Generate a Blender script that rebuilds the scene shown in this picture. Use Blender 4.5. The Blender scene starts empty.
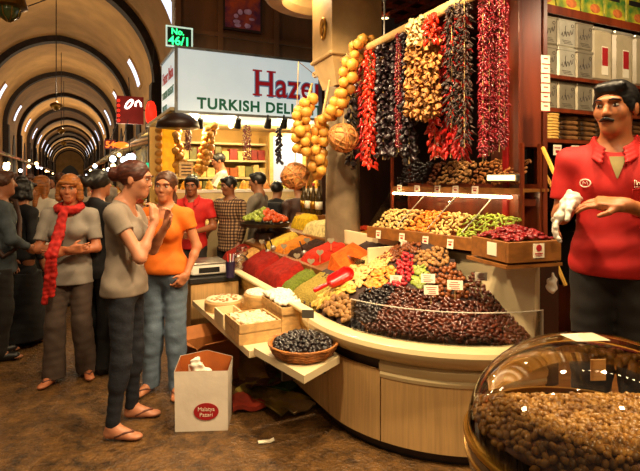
import bpy, math, random
import numpy as np
from mathutils import Vector, Matrix, Euler

scene = bpy.context.scene
COL = scene.collection
random.seed(7)
PI = math.pi

# ------------------------------------------------------------------ camera, world, exposure
EYE = 1.6
cam_data = bpy.data.cameras.new('camera')
cam = bpy.data.objects.new('camera', cam_data)
COL.objects.link(cam)
cam.location = (0, 0, EYE)
cam.rotation_euler = (PI / 2, 0, 0)
cam_data.sensor_fit = 'HORIZONTAL'
cam_data.sensor_width = 36.0
cam_data.lens = 36.0 * 500 / 640
cam_data.shift_y = -(235.5 - 178) / 640
cam_data.clip_start = 0.05
cam_data.clip_end = 300
scene.camera = cam

world = bpy.data.worlds.new('world')
scene.world = world
world.use_nodes = True
world.node_tree.nodes['Background'].inputs[0].default_value = (1.0, 0.72, 0.45, 1)
world.node_tree.nodes['Background'].inputs[1].default_value = 0.10
scene.view_settings.view_transform = 'Standard'
scene.view_settings.look = 'None'
scene.view_settings.gamma = 1.0
scene.view_settings.use_curve_mapping = False
scene.view_settings.exposure = 0.55

# ------------------------------------------------------------------ frames
HV = Vector((-.444, .896, 0)).normalized()      # along the bazaar hall
PV = Vector((HV.y, -HV.x, 0))                    # across it, to the right
RZ = math.atan2(PV.y, PV.x)
O = Vector((.004, 3.236, 0))                     # foot of the counter's straight front

def hall(lat, t, z=0.0):
    v = PV * lat + HV * t
    return Vector((v.x, v.y, z))

def cnt(s, w, z=0.0):
    v = O + HV * s + PV * w
    return Vector((v.x, v.y, z))

def P(px, py, Y):                                # surveyed point: bearing px, elevation py, distance Y
    return Vector(((px - 320) * Y / 500, Y, EYE + (178 - py) * Y / 500))

def frame(loc, rz=0.0, rx=0.0, ry=0.0):
    return Matrix.Translation(Vector(loc)) @ Euler((rx, ry, rz)).to_matrix().to_4x4()

HF = frame((0, 0, 0), RZ)                        # hall frame: x across, y along

# ------------------------------------------------------------------ lamps
def lamp(name, loc, power, col=(1, .74, .45), size=.05, spot=None, target=None, blend=.6):
    d = bpy.data.lights.new(name, 'SPOT' if spot else 'POINT')
    d.energy = power
    d.color = col
    d.shadow_soft_size = size
    if spot:
        d.spot_size = spot
        d.spot_blend = blend
    o = bpy.data.objects.new(name, d)
    COL.objects.link(o)
    o.location = loc
    if target is not None:
        o.rotation_euler = (Vector(target) - Vector(loc)).to_track_quat('-Z', 'Y').to_euler()
    return o

WARM = (1, .74, .42)
# unseen spotlights added above the view to light counter, people and nut dome
lamp('overhead_fill', (.35, 2.25, 3.05), 150, WARM, .06, 2.0, (.75, 3.2, .7))
lamp('overhead_fill', (1.15, 1.9, 3.05), 110, WARM, .06, 2.0, (1.1, 2.8, .9))
lamp('overhead_fill', (-.35, 3.4, 3.05), 125, WARM, .06, 2.2, (-.1, 4.2, .8))
lamp('overhead_fill', (-.9, 4.7, 3.2), 100, WARM, .06, 2.2, (-.6, 5.2, .8))
lamp('overhead_fill', (-.45, 1.7, 3.1), 150, WARM, .06, 2.2, (-1.1, 3.4, .6))
lamp('overhead_fill', (1.75, 1.35, 3.0), 50, WARM, .06, 2.2, (1.3, 2.1, 1.4))
lamp('overhead_fill', (.9, .7, 2.9), 55, WARM, .06, 1.8, (.8, 1.4, .9))
# hall chandelier light along the vault; farthest lamp added to brighten the end wall
for t, e in ((9, 45), (17, 90), (26, 130), (40, 260), (58, 280), (80, 300), (100, 260)):
    q = hall(-.35, t, 4.3)
    lamp('hall_lamp', q, e, (1, .76, .46), .25)
lamp('hall_lamp', hall(-1.5, 3.5, 3.6), 70, (1, .7, .4), .2)

# ------------------------------------------------------------------ materials
def lin(c):
    if isinstance(c, str):
        c = c.lstrip('#')
        c = [int(c[i:i + 2], 16) / 255 for i in (0, 2, 4)]
        return tuple(x / 12.92 if x <= .04045 else ((x + .055) / 1.055) ** 2.4 for x in c)
    return tuple(c)

def mat(name, col, rough=.6, metal=0, var=.2, scale=8, bump=0, bscale=40, emit=None, estr=0,
        objvar=0, spec=.5, col2=None, stretch=None, coat=0, trans=0, sss=0, detail=3, nrough=.5):
    m = bpy.data.materials.new(name)
    m.use_nodes = True
    nt = m.node_tree
    b = nt.nodes['Principled BSDF']
    c = lin(col)
    b.inputs['Roughness'].default_value = rough
    b.inputs['Metallic'].default_value = metal
    b.inputs['Specular IOR Level'].default_value = spec
    if coat:
        b.inputs['Coat Weight'].default_value = coat
        b.inputs['Coat Roughness'].default_value = .15
    if sss:
        b.inputs['Subsurface Weight'].default_value = sss
        b.inputs['Subsurface Scale'].default_value = .02
    tc = nt.nodes.new('ShaderNodeTexCoord')
    src = tc.outputs['Object']
    if stretch:
        mp = nt.nodes.new('ShaderNodeMapping')
        mp.inputs['Scale'].default_value = stretch
        nt.links.new(src, mp.inputs[0])
        src = mp.outputs[0]
    last = None
    if var or col2:
        n = nt.nodes.new('ShaderNodeTexNoise')
        n.inputs['Scale'].default_value = scale
        n.inputs['Detail'].default_value = detail
        n.inputs['Roughness'].default_value = nrough
        nt.links.new(src, n.inputs['Vector'])
        r = nt.nodes.new('ShaderNodeValToRGB')
        lo = [x * (1 - var) for x in c]
        hi = [min(1, x * (1 + var)) for x in c] if not col2 else lin(col2)
        r.color_ramp.elements[0].position = .36
        r.color_ramp.elements[1].position = .64
        r.color_ramp.elements[0].color = (*lo, 1)
        r.color_ramp.elements[1].color = (*hi, 1)
        nt.links.new(n.outputs['Fac'], r.inputs[0])
        last = r.outputs[0]
    if objvar:
        oi = nt.nodes.new('ShaderNodeObjectInfo')
        hs = nt.nodes.new('ShaderNodeHueSaturation')
        mr = nt.nodes.new('ShaderNodeMapRange')
        mr.inputs['To Min'].default_value = 1 - objvar
        mr.inputs['To Max'].default_value = 1 + objvar
        nt.links.new(oi.outputs['Random'], mr.inputs[0])
        nt.links.new(mr.outputs[0], hs.inputs['Value'])
        if last:
            nt.links.new(last, hs.inputs['Color'])
        else:
            hs.inputs['Color'].default_value = (*c, 1)
        last = hs.outputs[0]
    if last:
        nt.links.new(last, b.inputs['Base Color'])
    else:
        b.inputs['Base Color'].default_value = (*c, 1)
    if bump:
        n2 = nt.nodes.new('ShaderNodeTexNoise')
        n2.inputs['Scale'].default_value = bscale
        n2.inputs['Detail'].default_value = 4
        nt.links.new(src, n2.inputs['Vector'])
        bp = nt.nodes.new('ShaderNodeBump')
        bp.inputs['Strength'].default_value = bump
        bp.inputs['Distance'].default_value = .02
        nt.links.new(n2.outputs['Fac'], bp.inputs['Height'])
        nt.links.new(bp.outputs[0], b.inputs['Normal'])
    if emit:
        b.inputs['Emission Color'].default_value = (*lin(emit), 1)
        b.inputs['Emission Strength'].default_value = estr
    return m

def glass_mat(name, tint=(1, 1, 1), gloss=.10, rough=.04, ior=1.45):
    m = bpy.data.materials.new(name)
    m.use_nodes = True
    nt = m.node_tree
    nt.nodes.remove(nt.nodes['Principled BSDF'])
    out = nt.nodes['Material Output']
    t = nt.nodes.new('ShaderNodeBsdfTransparent')
    t.inputs[0].default_value = (*tint, 1)
    g = nt.nodes.new('ShaderNodeBsdfGlossy')
    g.inputs['Roughness'].default_value = rough
    lw = nt.nodes.new('ShaderNodeFresnel')
    lw.inputs[0].default_value = ior
    ad = nt.nodes.new('ShaderNodeMath')
    ad.operation = 'MULTIPLY_ADD'
    ad.use_clamp = True
    ad.inputs[1].default_value = .9
    ad.inputs[2].default_value = gloss
    mx = nt.nodes.new('ShaderNodeMixShader')
    nt.links.new(lw.outputs[0], ad.inputs[0])
    nt.links.new(ad.outputs[0], mx.inputs[0])
    nt.links.new(t.outputs[0], mx.inputs[1])
    nt.links.new(g.outputs[0], mx.inputs[2])
    nt.links.new(mx.outputs[0], out.inputs[0])
    return m

# ------------------------------------------------------------------ mesh building
class MB:
    def __init__(self, M=None):
        self.v, self.f, self.mi = [], [], []
        self.M = M.copy() if M else Matrix.Identity(4)
        self.cur = 0

    def add(self, vs, fs, M=None):
        b = len(self.v)
        T = self.M @ M if M is not None else self.M
        self.v += [tuple(T @ Vector(v)) for v in vs]
        self.f += [tuple(i + b for i in f) for f in fs]
        self.mi += [self.cur] * len(fs)
        return self

    def box(self, c, s, rz=0, rx=0, ry=0, bevel=0):
        x, y, z = s[0] / 2, s[1] / 2, s[2] / 2
        T = frame(c, rz, rx, ry)
        if bevel <= 0 or bevel * 2.2 > min(s):
            vs = [(-x, -y, -z), (x, -y, -z), (x, y, -z), (-x, y, -z), (-x, -y, z), (x, -y, z), (x, y, z), (-x, y, z)]
            fs = [(3, 2, 1, 0), (4, 5, 6, 7), (0, 1, 5, 4), (1, 2, 6, 5), (2, 3, 7, 6), (3, 0, 4, 7)]
            return self.add(vs, fs, T)
        b = bevel
        ring = lambda e, zz: [(-x + e, -y, zz), (x - e, -y, zz), (x, -y + e, zz), (x, y - e, zz), (x - e, y, zz), (-x + e, y, zz), (-x, y - e, zz), (-x, -y + e, zz)]
        ins = lambda r, k: [(vx * (1 - k / x), vy * (1 - k / y), vz) for vx, vy, vz in r]
        L = [ins(ring(b, -z), b), ring(b, -z + b), ring(b, z - b), ins(ring(b, z), b)]
        vs = [v for r in L for v in r]
        fs = [tuple(range(7, -1, -1)), tuple(range(24, 32))]
        for k in range(3):
            for i in range(8):
                j = (i + 1) % 8
                fs.append((k * 8 + i, k * 8 + j, k * 8 + 8 + j, k * 8 + 8 + i))
        return self.add(vs, fs, T)

    def cyl(self, c, r, h, n=20, r2=None, M=None):
        r2 = r if r2 is None else r2
        vs = [(r * math.cos(2 * PI * i / n), r * math.sin(2 * PI * i / n), 0) for i in range(n)]
        vs += [(r2 * math.cos(2 * PI * i / n), r2 * math.sin(2 * PI * i / n), h) for i in range(n)]
        fs = [(i, (i + 1) % n, n + (i + 1) % n, n + i) for i in range(n)]
        fs += [tuple(range(n - 1, -1, -1)), tuple(range(n, 2 * n))]
        T = Matrix.Translation(Vector(c))
        return self.add(vs, fs, T @ M if M is not None else T)

    def lathe(self, c, prof, n=28, closed=False, M=None):
        vs, fs = [], []
        for r, z in prof:
            vs += [(r * math.cos(2 * PI * i / n), r * math.sin(2 * PI * i / n), z) for i in range(n)]
        m = len(prof)
        for k in range(m if closed else m - 1):
            a, b = k * n, ((k + 1) % m) * n
            fs += [(a + i, a + (i + 1) % n, b + (i + 1) % n, b + i) for i in range(n)]
        if not closed:
            if prof[0][0] > 1e-6:
                fs.append(tuple(range(n - 1, -1, -1)))
            if prof[-1][0] > 1e-6:
                fs.append(tuple(range((m - 1) * n, m * n)))
        T = Matrix.Translation(Vector(c))
        return self.add(vs, fs, T @ M if M is not None else T)

    def tube(self, pts, r, n=8, closed=False):
        pts = [Vector(p) for p in pts]
        vs, fs = [], []
        m = len(pts)
        rr = r if isinstance(r, (list, tuple)) else [r] * m
        up = Vector((0, 0, 1))
        pu = None
        for i, p in enumerate(pts):
            d = (pts[(i + 1) % m] - pts[i - 1]) if closed else (pts[min(i + 1, m - 1)] - pts[max(i - 1, 0)])
            d = d.normalized() if d.length > 1e-9 else Vector((0, 0, 1))
            if pu is None:
                u = d.cross(up)
                if u.length < .1:
                    u = d.cross(Vector((1, 0, 0)))
            else:
                u = pu - d * pu.dot(d)
            u.normalize()
            pu = u
            w = d.cross(u)
            vs += [tuple(p + (u * math.cos(2 * PI * k / n) + w * math.sin(2 * PI * k / n)) * rr[i]) for k in range(n)]
        for i in range(m if closed else m - 1):
            a, b = i * n, ((i + 1) % m) * n
            fs += [(a + k, a + (k + 1) % n, b + (k + 1) % n, b + k) for k in range(n)]
        if not closed:
            fs += [tuple(range(n - 1, -1, -1)), tuple(range((m - 1) * n, m * n))]
        return self.add(vs, fs)

    def prism(self, poly, z0, z1, M=None):
        n = len(poly)
        vs = [(x, y, z0) for x, y in poly] + [(x, y, z1) for x, y in poly]
        fs = [tuple(range(n - 1, -1, -1)), tuple(range(n, 2 * n))]
        fs += [(i, (i + 1) % n, n + (i + 1) % n, n + i) for i in range(n)]
        return self.add(vs, fs, M)

    def sphere(self, c, r, n=14, m=9, M=None):
        r = (r, r, r) if not isinstance(r, (tuple, list)) else r
        vs, fs = [(0, 0, -r[2])], []
        for j in range(1, m):
            a = -PI / 2 + PI * j / m
            vs += [(r[0] * math.cos(a) * math.cos(2 * PI * i / n), r[1] * math.cos(a) * math.sin(2 * PI * i / n), r[2] * math.sin(a)) for i in range(n)]
        vs.append((0, 0, r[2]))
        for i in range(n):
            fs.append((0, 1 + (i + 1) % n, 1 + i))
            for j in range(m - 2):
                a, b = 1 + j * n, 1 + (j + 1) * n
                fs.append((a + i, a + (i + 1) % n, b + (i + 1) % n, b + i))
            a = 1 + (m - 2) * n
            fs.append((a + i, a + (i + 1) % n, len(vs) - 1))
        T = Matrix.Translation(Vector(c))
        return self.add(vs, fs, T @ M if M is not None else T)

    def sweep(self, path, prof, closed_prof=True):
        """path: list of (point, outward vec); prof: (out, z)"""
        vs, fs = [], []
        n = len(prof)
        for p, o in path:
            vs += [tuple(Vector(p) + Vector(o) * a + Vector((0, 0, z))) for a, z in prof]
        for i in range(len(path) - 1):
            for k in range(n if closed_prof else n - 1):
                k2 = (k + 1) % n
                fs.append((i * n + k, i * n + k2, (i + 1) * n + k2, (i + 1) * n + k))
        if closed_prof:
            fs += [tuple(range(n)), tuple(range((len(path) - 1) * n + n - 1, (len(path) - 1) * n - 1, -1))]
        return self.add(vs, fs)

    def build(self, name, mats, parent=None, at=None, smooth=False, angle=None):
        me = bpy.data.meshes.new(name)
        if parent is not None:
            o0 = wloc(parent)
        elif at is not None:
            o0 = Vector(at)
        else:
            xs = list(zip(*self.v))
            o0 = Vector(((min(xs[0]) + max(xs[0])) / 2, (min(xs[1]) + max(xs[1])) / 2, min(xs[2])))
        me.from_pydata([tuple(Vector(v) - o0) for v in self.v], [], self.f)
        for m in (mats if isinstance(mats, (list, tuple)) else [mats]):
            me.materials.append(m)
        if any(self.mi):
            me.polygons.foreach_set('material_index', self.mi)
        if smooth:
            me.polygons.foreach_set('use_smooth', [True] * len(me.polygons))
            if angle:
                me.set_sharp_from_angle(angle=angle)
        me.update()
        o = bpy.data.objects.new(name, me)
        COL.objects.link(o)
        if parent is not None:
            o.parent = parent
        else:
            o.location = o0
        return o

def wloc(o):
    v = Vector(o.location)
    while o.parent is not None:
        o = o.parent
        v = v + Vector(o.location)
    return v

def tag(o, label=None, cat=None, group=None, kind=None):
    if label:
        o['label'] = label
    if cat:
        o['category'] = cat
    if group:
        o['group'] = group
    if kind:
        o['kind'] = kind
    return o

def thing(name, loc, label, cat, group=None):
    o = bpy.data.objects.new(name, None)
    o.empty_display_size = .1
    COL.objects.link(o)
    o.location = loc
    return tag(o, label, cat, group)

def struct(o):
    o['kind'] = 'structure'
    return o

def dup(o, parent=None, loc=None, rot=None, scale=None):
    c = o.copy()
    COL.objects.link(c)
    c.parent = parent
    if loc is not None:
        c.location = loc
    if rot is not None:
        c.rotation_euler = rot
    if scale is not None:
        c.scale = (scale,) * 3 if not isinstance(scale, (tuple, list)) else scale
    return c

def dup_tree(o, loc, rz=None, label=None):
    kids = list(o.children)
    c = dup(o, None, loc)
    if rz is not None:
        c.rotation_euler = (0, 0, rz)
    if label:
        c['label'] = label
    for k in kids:
        d = dup(k, c)
        for g in list(k.children):
            dup(g, d)
    return c

def text(name, body, size, M, m, parent=None, depth=.004, offset=0, align='LEFT', xs=1.0, space=1.0):
    cu = bpy.data.curves.new(name, 'FONT')
    cu.body = body
    cu.size = size
    cu.extrude = depth
    cu.offset = offset
    cu.align_x = align
    cu.space_character = space
    cu.materials.append(m)
    o = bpy.data.objects.new(name, cu)
    COL.objects.link(o)
    M = M @ Matrix.Diagonal((xs, 1, 1, 1))
    if parent is not None:
        o.parent = parent
        M = Matrix.Translation(-wloc(parent)) @ M
    o.matrix_local = M
    dg = bpy.context.evaluated_depsgraph_get()
    me = bpy.data.meshes.new_from_object(o.evaluated_get(dg))
    r = bpy.data.objects.new(name, me)
    COL.objects.link(r)
    r.parent = parent
    r.matrix_local = M
    bpy.data.objects.remove(o)
    return r

def facing(loc, rz):        # frame whose x runs along rz, y up, z out of the face towards the viewer's side
    return Matrix.Translation(Vector(loc)) @ Matrix.Rotation(rz, 4, 'Z') @ Matrix.Rotation(PI / 2, 4, 'X')

# ------------------------------------------------------------------ implicit surfaces for figures
class SDF:
    def __init__(self, lo, hi, h):
        self.lo = np.array(lo, dtype=np.float32)
        self.h = h
        self.n = np.ceil((np.array(hi) - np.array(lo)) / h).astype(int) + 1
        self.V = np.full(tuple(self.n), 1.0, dtype=np.float32)

    def sub(self, lo, hi, pad):
        a = np.clip(np.floor((np.array(lo) - pad - self.lo) / self.h).astype(int), 0, self.n - 1)
        b = np.clip(np.ceil((np.array(hi) + pad - self.lo) / self.h).astype(int) + 1, 1, self.n)
        if np.any(b <= a):
            return None
        sl = tuple(slice(i, j) for i, j in zip(a, b))
        g = [self.lo[k] + self.h * np.arange(a[k], b[k], dtype=np.float32) for k in range(3)]
        X = np.stack(np.meshgrid(*g, indexing='ij'), -1)
        return sl, X

    def put(self, sl, d, k, op):
        A = self.V[sl]
        if op == 'u':
            if k > 0:
                t = np.maximum(k - np.abs(A - d), 0) / k
                self.V[sl] = np.minimum(A, d) - t * t * k * .25
            else:
                self.V[sl] = np.minimum(A, d)
        else:
            d = -d
            if k > 0:
                t = np.maximum(k - np.abs(A - d), 0) / k
                self.V[sl] = np.maximum(A, d) + t * t * k * .25
            else:
                self.V[sl] = np.maximum(A, d)

    def cap(self, a, b, ra, rb, k=.02, op='u'):
        a, b = np.array(a, np.float32), np.array(b, np.float32)
        r = max(ra, rb)
        s = self.sub(np.minimum(a, b) - r, np.maximum(a, b) + r, k + 2.5 * self.h)
        if s is None:
            return self
        sl, X = s
        ab = b - a
        t = np.clip(((X - a) @ ab) / max(float(ab @ ab), 1e-9), 0, 1)
        d = np.linalg.norm(X - a - t[..., None] * ab, axis=-1) - (ra + (rb - ra) * t)
        self.put(sl, d.astype(np.float32), k, op)
        return self

    def cone(self, a, b, ra, rb, k=.0, op='u'):
        """flat-ended cone"""
        a, b = np.array(a, np.float32), np.array(b, np.float32)
        r = max(ra, rb)
        s = self.sub(np.minimum(a, b) - r, np.maximum(a, b) + r, k + 2.5 * self.h)
        if s is None:
            return self
        sl, X = s
        ab = b - a
        L = float(np.linalg.norm(ab))
        u = ab / L
        y = (X - a) @ u
        q = np.linalg.norm(X - a - y[..., None] * u, axis=-1)
        t = np.clip(y / L, 0, 1)
        d1 = q - (ra + (rb - ra) * t)
        d2 = np.abs(y - L / 2) - L / 2
        d = np.minimum(np.maximum(d1, d2), 0) + np.sqrt(np.maximum(d1, 0) ** 2 + np.maximum(d2, 0) ** 2)
        self.put(sl, d.astype(np.float32), k, op)
        return self

    def ell(self, c, r, R=None, k=.02, op='u'):
        c, r = np.array(c, np.float32), np.array(r, np.float32)
        m = float(r.max())
        s = self.sub(c - m, c + m, k + 2.5 * self.h)
        if s is None:
            return self
        sl, X = s
        Q = X - c
        if R is not None:
            Q = Q @ np.array(R, np.float32)
        k0 = np.linalg.norm(Q / r, axis=-1)
        k1 = np.linalg.norm(Q / (r * r), axis=-1)
        d = k0 * (k0 - 1) / np.maximum(k1, 1e-6)
        self.put(sl, d.astype(np.float32), k, op)
        return self

    def box(self, c, hs, R=None, rad=.01, k=.01, op='u'):
        c, hs = np.array(c, np.float32), np.array(hs, np.float32)
        m = float(np.linalg.norm(hs)) + rad
        s = self.sub(c - m, c + m, k + 2.5 * self.h)
        if s is None:
            return self
        sl, X = s
        Q = X - c
        if R is not None:
            Q = Q @ np.array(R, np.float32)
        q = np.abs(Q) - hs
        d = np.linalg.norm(np.maximum(q, 0), axis=-1) + np.minimum(q.max(-1), 0) - rad
        self.put(sl, d.astype(np.float32), k, op)
        return self

    def cut(self, pt, nrm, k=0):
        """removes everything on the side the normal points to"""
        sl, X = self.sub(self.lo, self.lo + self.h * self.n, 0)
        d = (X - np.array(pt, np.float32)) @ np.array(nrm, np.float32)
        self.put(sl, -d, k, 'c')
        return self

    def wrinkle(self, amp, f, seed=0):
        sl, X = self.sub(self.lo, self.lo + self.h * self.n, 0)
        x, y, z = X[..., 0], X[..., 1], X[..., 2]
        w = np.sin(f * (1.7 * z + .6 * x) + seed + 2 * np.sin(f * .5 * y + seed)) * np.sin(f * (.9 * x - .5 * z) + 1.3 * seed + 1.5 * np.sin(f * .4 * z))
        w += .6 * np.sin(f * (1.1 * y + .8 * z) + 2 * seed)
        self.V = np.where(self.V < .08, self.V + (amp * w).astype(np.float32), self.V)
        return self

    def mesh(self):
        V = self.V
        S = V < 0
        nx, ny, nz = V.shape
        c = np.zeros((nx - 1, ny - 1, nz - 1), np.int8)
        offs = [(i, j, k) for i in (0, 1) for j in (0, 1) for k in (0, 1)]
        for i, j, k in offs:
            c += S[i:nx - 1 + i, j:ny - 1 + j, k:nz - 1 + k]
        act = (c > 0) & (c < 8)
        ai = np.argwhere(act)
        idx = np.full(act.shape, -1, np.int64)
        idx[act] = np.arange(len(ai))
        acc = np.zeros((len(ai), 3))
        num = np.zeros(len(ai))
        for a in offs:
            for ax in range(3):
                if a[ax]:
                    continue
                b = list(a)
                b[ax] = 1
                A, B = ai + np.array(a), ai + np.array(b)
                va = V[A[:, 0], A[:, 1], A[:, 2]]
                vb = V[B[:, 0], B[:, 1], B[:, 2]]
                m = (va < 0) != (vb < 0)
                t = np.where(m, va / np.where(m, va - vb, 1), 0)
                p = np.array(a) + t[:, None] * (np.array(b) - np.array(a))
                acc += p * m[:, None]
                num += m
        verts = (ai + acc / np.maximum(num, 1)[:, None]) * self.h + self.lo
        F = []
        for ax in range(3):
            o1, o2 = [(1, 2), (2, 0), (0, 1)][ax]
            s0 = [slice(1, n - 1) for n in V.shape]
            s0[ax] = slice(0, V.shape[ax] - 1)
            s1 = list(s0)
            s1[ax] = slice(1, V.shape[ax])
            A, B = S[tuple(s0)], S[tuple(s1)]
            e = np.argwhere(A != B)
            if not len(e):
                continue
            flip = A[e[:, 0], e[:, 1], e[:, 2]]
            base = e.copy()
            for q in range(3):
                if q != ax:
                    base[:, q] += 1
            def at(d1, d2):
                g = base.copy()
                g[:, o1] += d1
                g[:, o2] += d2
                return idx[g[:, 0], g[:, 1], g[:, 2]]
            q = np.stack([at(-1, -1), at(0, -1), at(0, 0), at(-1, 0)], 1)
            q = np.where(flip[:, None], q, q[:, ::-1])
            F.append(q)
        F = np.concatenate(F) if F else np.zeros((0, 4), int)
        F = F[(F >= 0).all(1)]
        return verts, F

    def build(self, name, mats, parent, scale=1.0, paint=None):
        v, f = self.mesh()
        me = bpy.data.meshes.new(name)
        me.vertices.add(len(v))
        me.vertices.foreach_set('co', (v * scale).astype(np.float32).ravel())
        me.loops.add(len(f) * 4)
        me.loops.foreach_set('vertex_index', f.astype(np.int32).ravel())
        me.polygons.add(len(f))
        me.polygons.foreach_set('loop_start', np.arange(0, len(f) * 4, 4, dtype=np.int32))
        me.polygons.foreach_set('use_smooth', np.ones(len(f), dtype=bool))
        for m in (mats if isinstance(mats, (list, tuple)) else [mats]):
            me.materials.append(m)
        if paint:
            cen = v[f].mean(1)
            me.polygons.foreach_set('material_index', paint(cen).astype(np.int32))
        me.update(calc_edges=True)
        me.validate()
        o = bpy.data.objects.new(name, me)
        COL.objects.link(o)
        o.parent = parent
        return o
lamp('shelf_fill', hall(3.3, 1.5, 2.95), 45, (1, .76, .48), .06, 2.2, hall(3.5, 2.5, 2.1))  # spotlight added to brighten the tins, without a fixture
# ------------------------------------------------------------------ shared materials
M = {}
def mm(k, *a, **kw):
    M[k] = mat(k, *a, **kw)
    return M[k]
mm('vault', '#b08a54', .85, var=.16, scale=1.2, bump=.15, bscale=9)
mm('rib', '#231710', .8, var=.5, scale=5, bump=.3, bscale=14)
mm('wallcream', '#b08a5a', .85, var=.2, scale=1.5, bump=.1, bscale=12)
mm('floor', '#191008', .5, var=.6, scale=9, col2='#80592a', bump=.9, bscale=45, detail=15, spec=.5, nrough=.82)
mm('brownwall', '#6a421f', .55, var=.3, scale=3, bump=.1, stretch=(1, 1, .25))
mm('darkwood', '#2b150b', .45, var=.3, scale=5, stretch=(1, 1, .2))
mm('mahogany', '#6e2c12', .38, var=.28, scale=6, stretch=(2.5, 2.5, .25), coat=.25)
mm('oakpanel', '#c29a62', .5, var=.10, scale=22, stretch=(3, 3, .12), bump=.05)
mm('cream', '#e2cfa2', .42, var=.05, scale=4)
mm('creamtrim', '#d8c290', .38, var=.05, scale=4, coat=.2)
mm('white', '#ece6d8', .5, var=.04)
mm('marble', '#857358', .4, var=.25, scale=5, detail=8)
mm('gold', '#b5842e', .3, metal=.8, var=.1)
mm('brass', '#8c6a2c', .3, metal=.9, var=.2)
mm('steel', '#9a958c', .35, metal=.8, var=.1)
mm('black', '#0c0a09', .5, var=.2)
mm('darkglass', '#0a0705', .08, var=.1)
mm('red_lacquer', '#8a0d10', .35, var=.15)
mm('wood_light', '#c9a065', .55, var=.18, scale=14, stretch=(.4, 3, 3))
mm('wood_mid', '#84511f', .5, var=.2, scale=10, stretch=(.4, 3, 3))
mm('card', '#ece2c6', .7, var=.05)
mm('ink_red', '#a8181c', .6, var=.05)
mm('ink_black', '#1c1714', .6, var=.05)
mm('ink_green', '#0d5a34', .5, var=.05)
mm('bulb_warm', '#fff2d8', .3, var=0, emit='#ffd08a', estr=6)
mm('bulb_white', '#ffffff', .3, var=0, emit='#e4eeff', estr=5)
mm('daylight', '#e8f0ff', .4, var=0, emit='#cfe0ff', estr=1.0)
M['clear'] = glass_mat('clear', (1, 1, 1), .03, .03)
M['clearcase'] = glass_mat('clearcase', (.98, .97, .93), .005, .05, 1.15)

AX = -.42         # the hall's centre line
HALF, SPRING, APEX = 2.65, 4.25, 7.1
def vprof(hw, spring, k=22, off=0.0):
    """pointed barrel section, from right spring over the apex to left spring"""
    c = .2
    R = hw + c
    out = []
    a1 = math.acos(c / R)
    for i in range(k + 1):
        a = a1 * i / k
        out.append((-c + R * math.cos(a), spring + R * math.sin(a)))
    return out + [(-x, z) for x, z in reversed(out[:-1])]

# floor
mb = MB(HF)
mb.box((0, 55, -.05), (26, 130, .1))
struct(mb.build('floor', M['floor']))

# vault
pr = vprof(HALF, SPRING)
mb = MB(HF)
t0, t1 = 4.6, 112
n = len(pr)
vs = [(AX + x, t0, z) for x, z in pr] + [(AX + x, t1, z) for x, z in pr] + [(AX + x * 1.06, t0, SPRING + (z - SPRING) * 1.06) for x, z in pr] + [(AX + x * 1.06, t1, SPRING + (z - SPRING) * 1.06) for x, z in pr]
fs = []
for i in range(n - 1):
    fs.append((i, i + 1, n + i + 1, n + i))
    fs.append((2 * n + i, 3 * n + i, 3 * n + i + 1, 2 * n + i + 1))
mb.add(vs, fs)
o = struct(mb.build('ceiling', M['vault'], smooth=True))

# dark ribs under the vault, one object each
ip = vprof(HALF - .19, SPRING - .03)
for k in range(1, 16):
    t = 7.23 * k
    mb = MB(HF)
    op = [(x * 1.01, SPRING + (z - SPRING) * 1.01) for x, z in pr]
    d = .42
    vs = []
    for tt in (t, t + d):
        vs += [(AX + x, tt, z) for x, z in ip] + [(AX + x, tt, z) for x, z in op]
    fs = []
    N = 2 * n
    for i in range(n - 1):
        fs += [(i, i + 1, n + i + 1, n + i), (N + i, N + n + i, N + n + i + 1, N + i + 1), (i, N + i, N + i + 1, i + 1)]
    mb.add(vs, fs)
    struct(mb.build('trim_%d' % k, M['rib'], smooth=True, angle=.6))

# side walls of the hall, with pilasters under the ribs and dark pointed bays between them
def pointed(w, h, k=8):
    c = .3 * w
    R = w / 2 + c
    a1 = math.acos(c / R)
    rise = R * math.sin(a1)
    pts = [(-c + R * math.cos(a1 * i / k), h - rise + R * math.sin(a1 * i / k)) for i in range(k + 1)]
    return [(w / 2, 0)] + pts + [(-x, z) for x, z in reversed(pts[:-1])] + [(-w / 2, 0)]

for side, sg in (('right', 1), ('left', -1)):
    lat = AX + sg * HALF
    mb = MB(HF)
    ta = 8.45 if sg > 0 else 8.0
    mb.box((lat + sg * .1, (ta + 112) / 2, SPRING / 2), (.2, 112 - ta, SPRING))
    struct(mb.build('wall_' + side, M['wallcream']))
    for k in range(1, 16):
        t = 7.23 * k
        mb = MB(HF)
        mb.box((lat - sg * .13, t + .275, SPRING / 2), (.26, .55, SPRING))
        if t > ta:
            struct(mb.build('pilaster', M['rib']))
        if k < 14:
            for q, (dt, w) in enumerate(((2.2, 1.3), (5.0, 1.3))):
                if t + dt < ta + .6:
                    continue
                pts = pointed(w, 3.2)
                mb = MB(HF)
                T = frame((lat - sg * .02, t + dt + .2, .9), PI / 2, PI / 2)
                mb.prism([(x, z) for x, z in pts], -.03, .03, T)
                struct(mb.build('bay', M['rib']))
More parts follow.
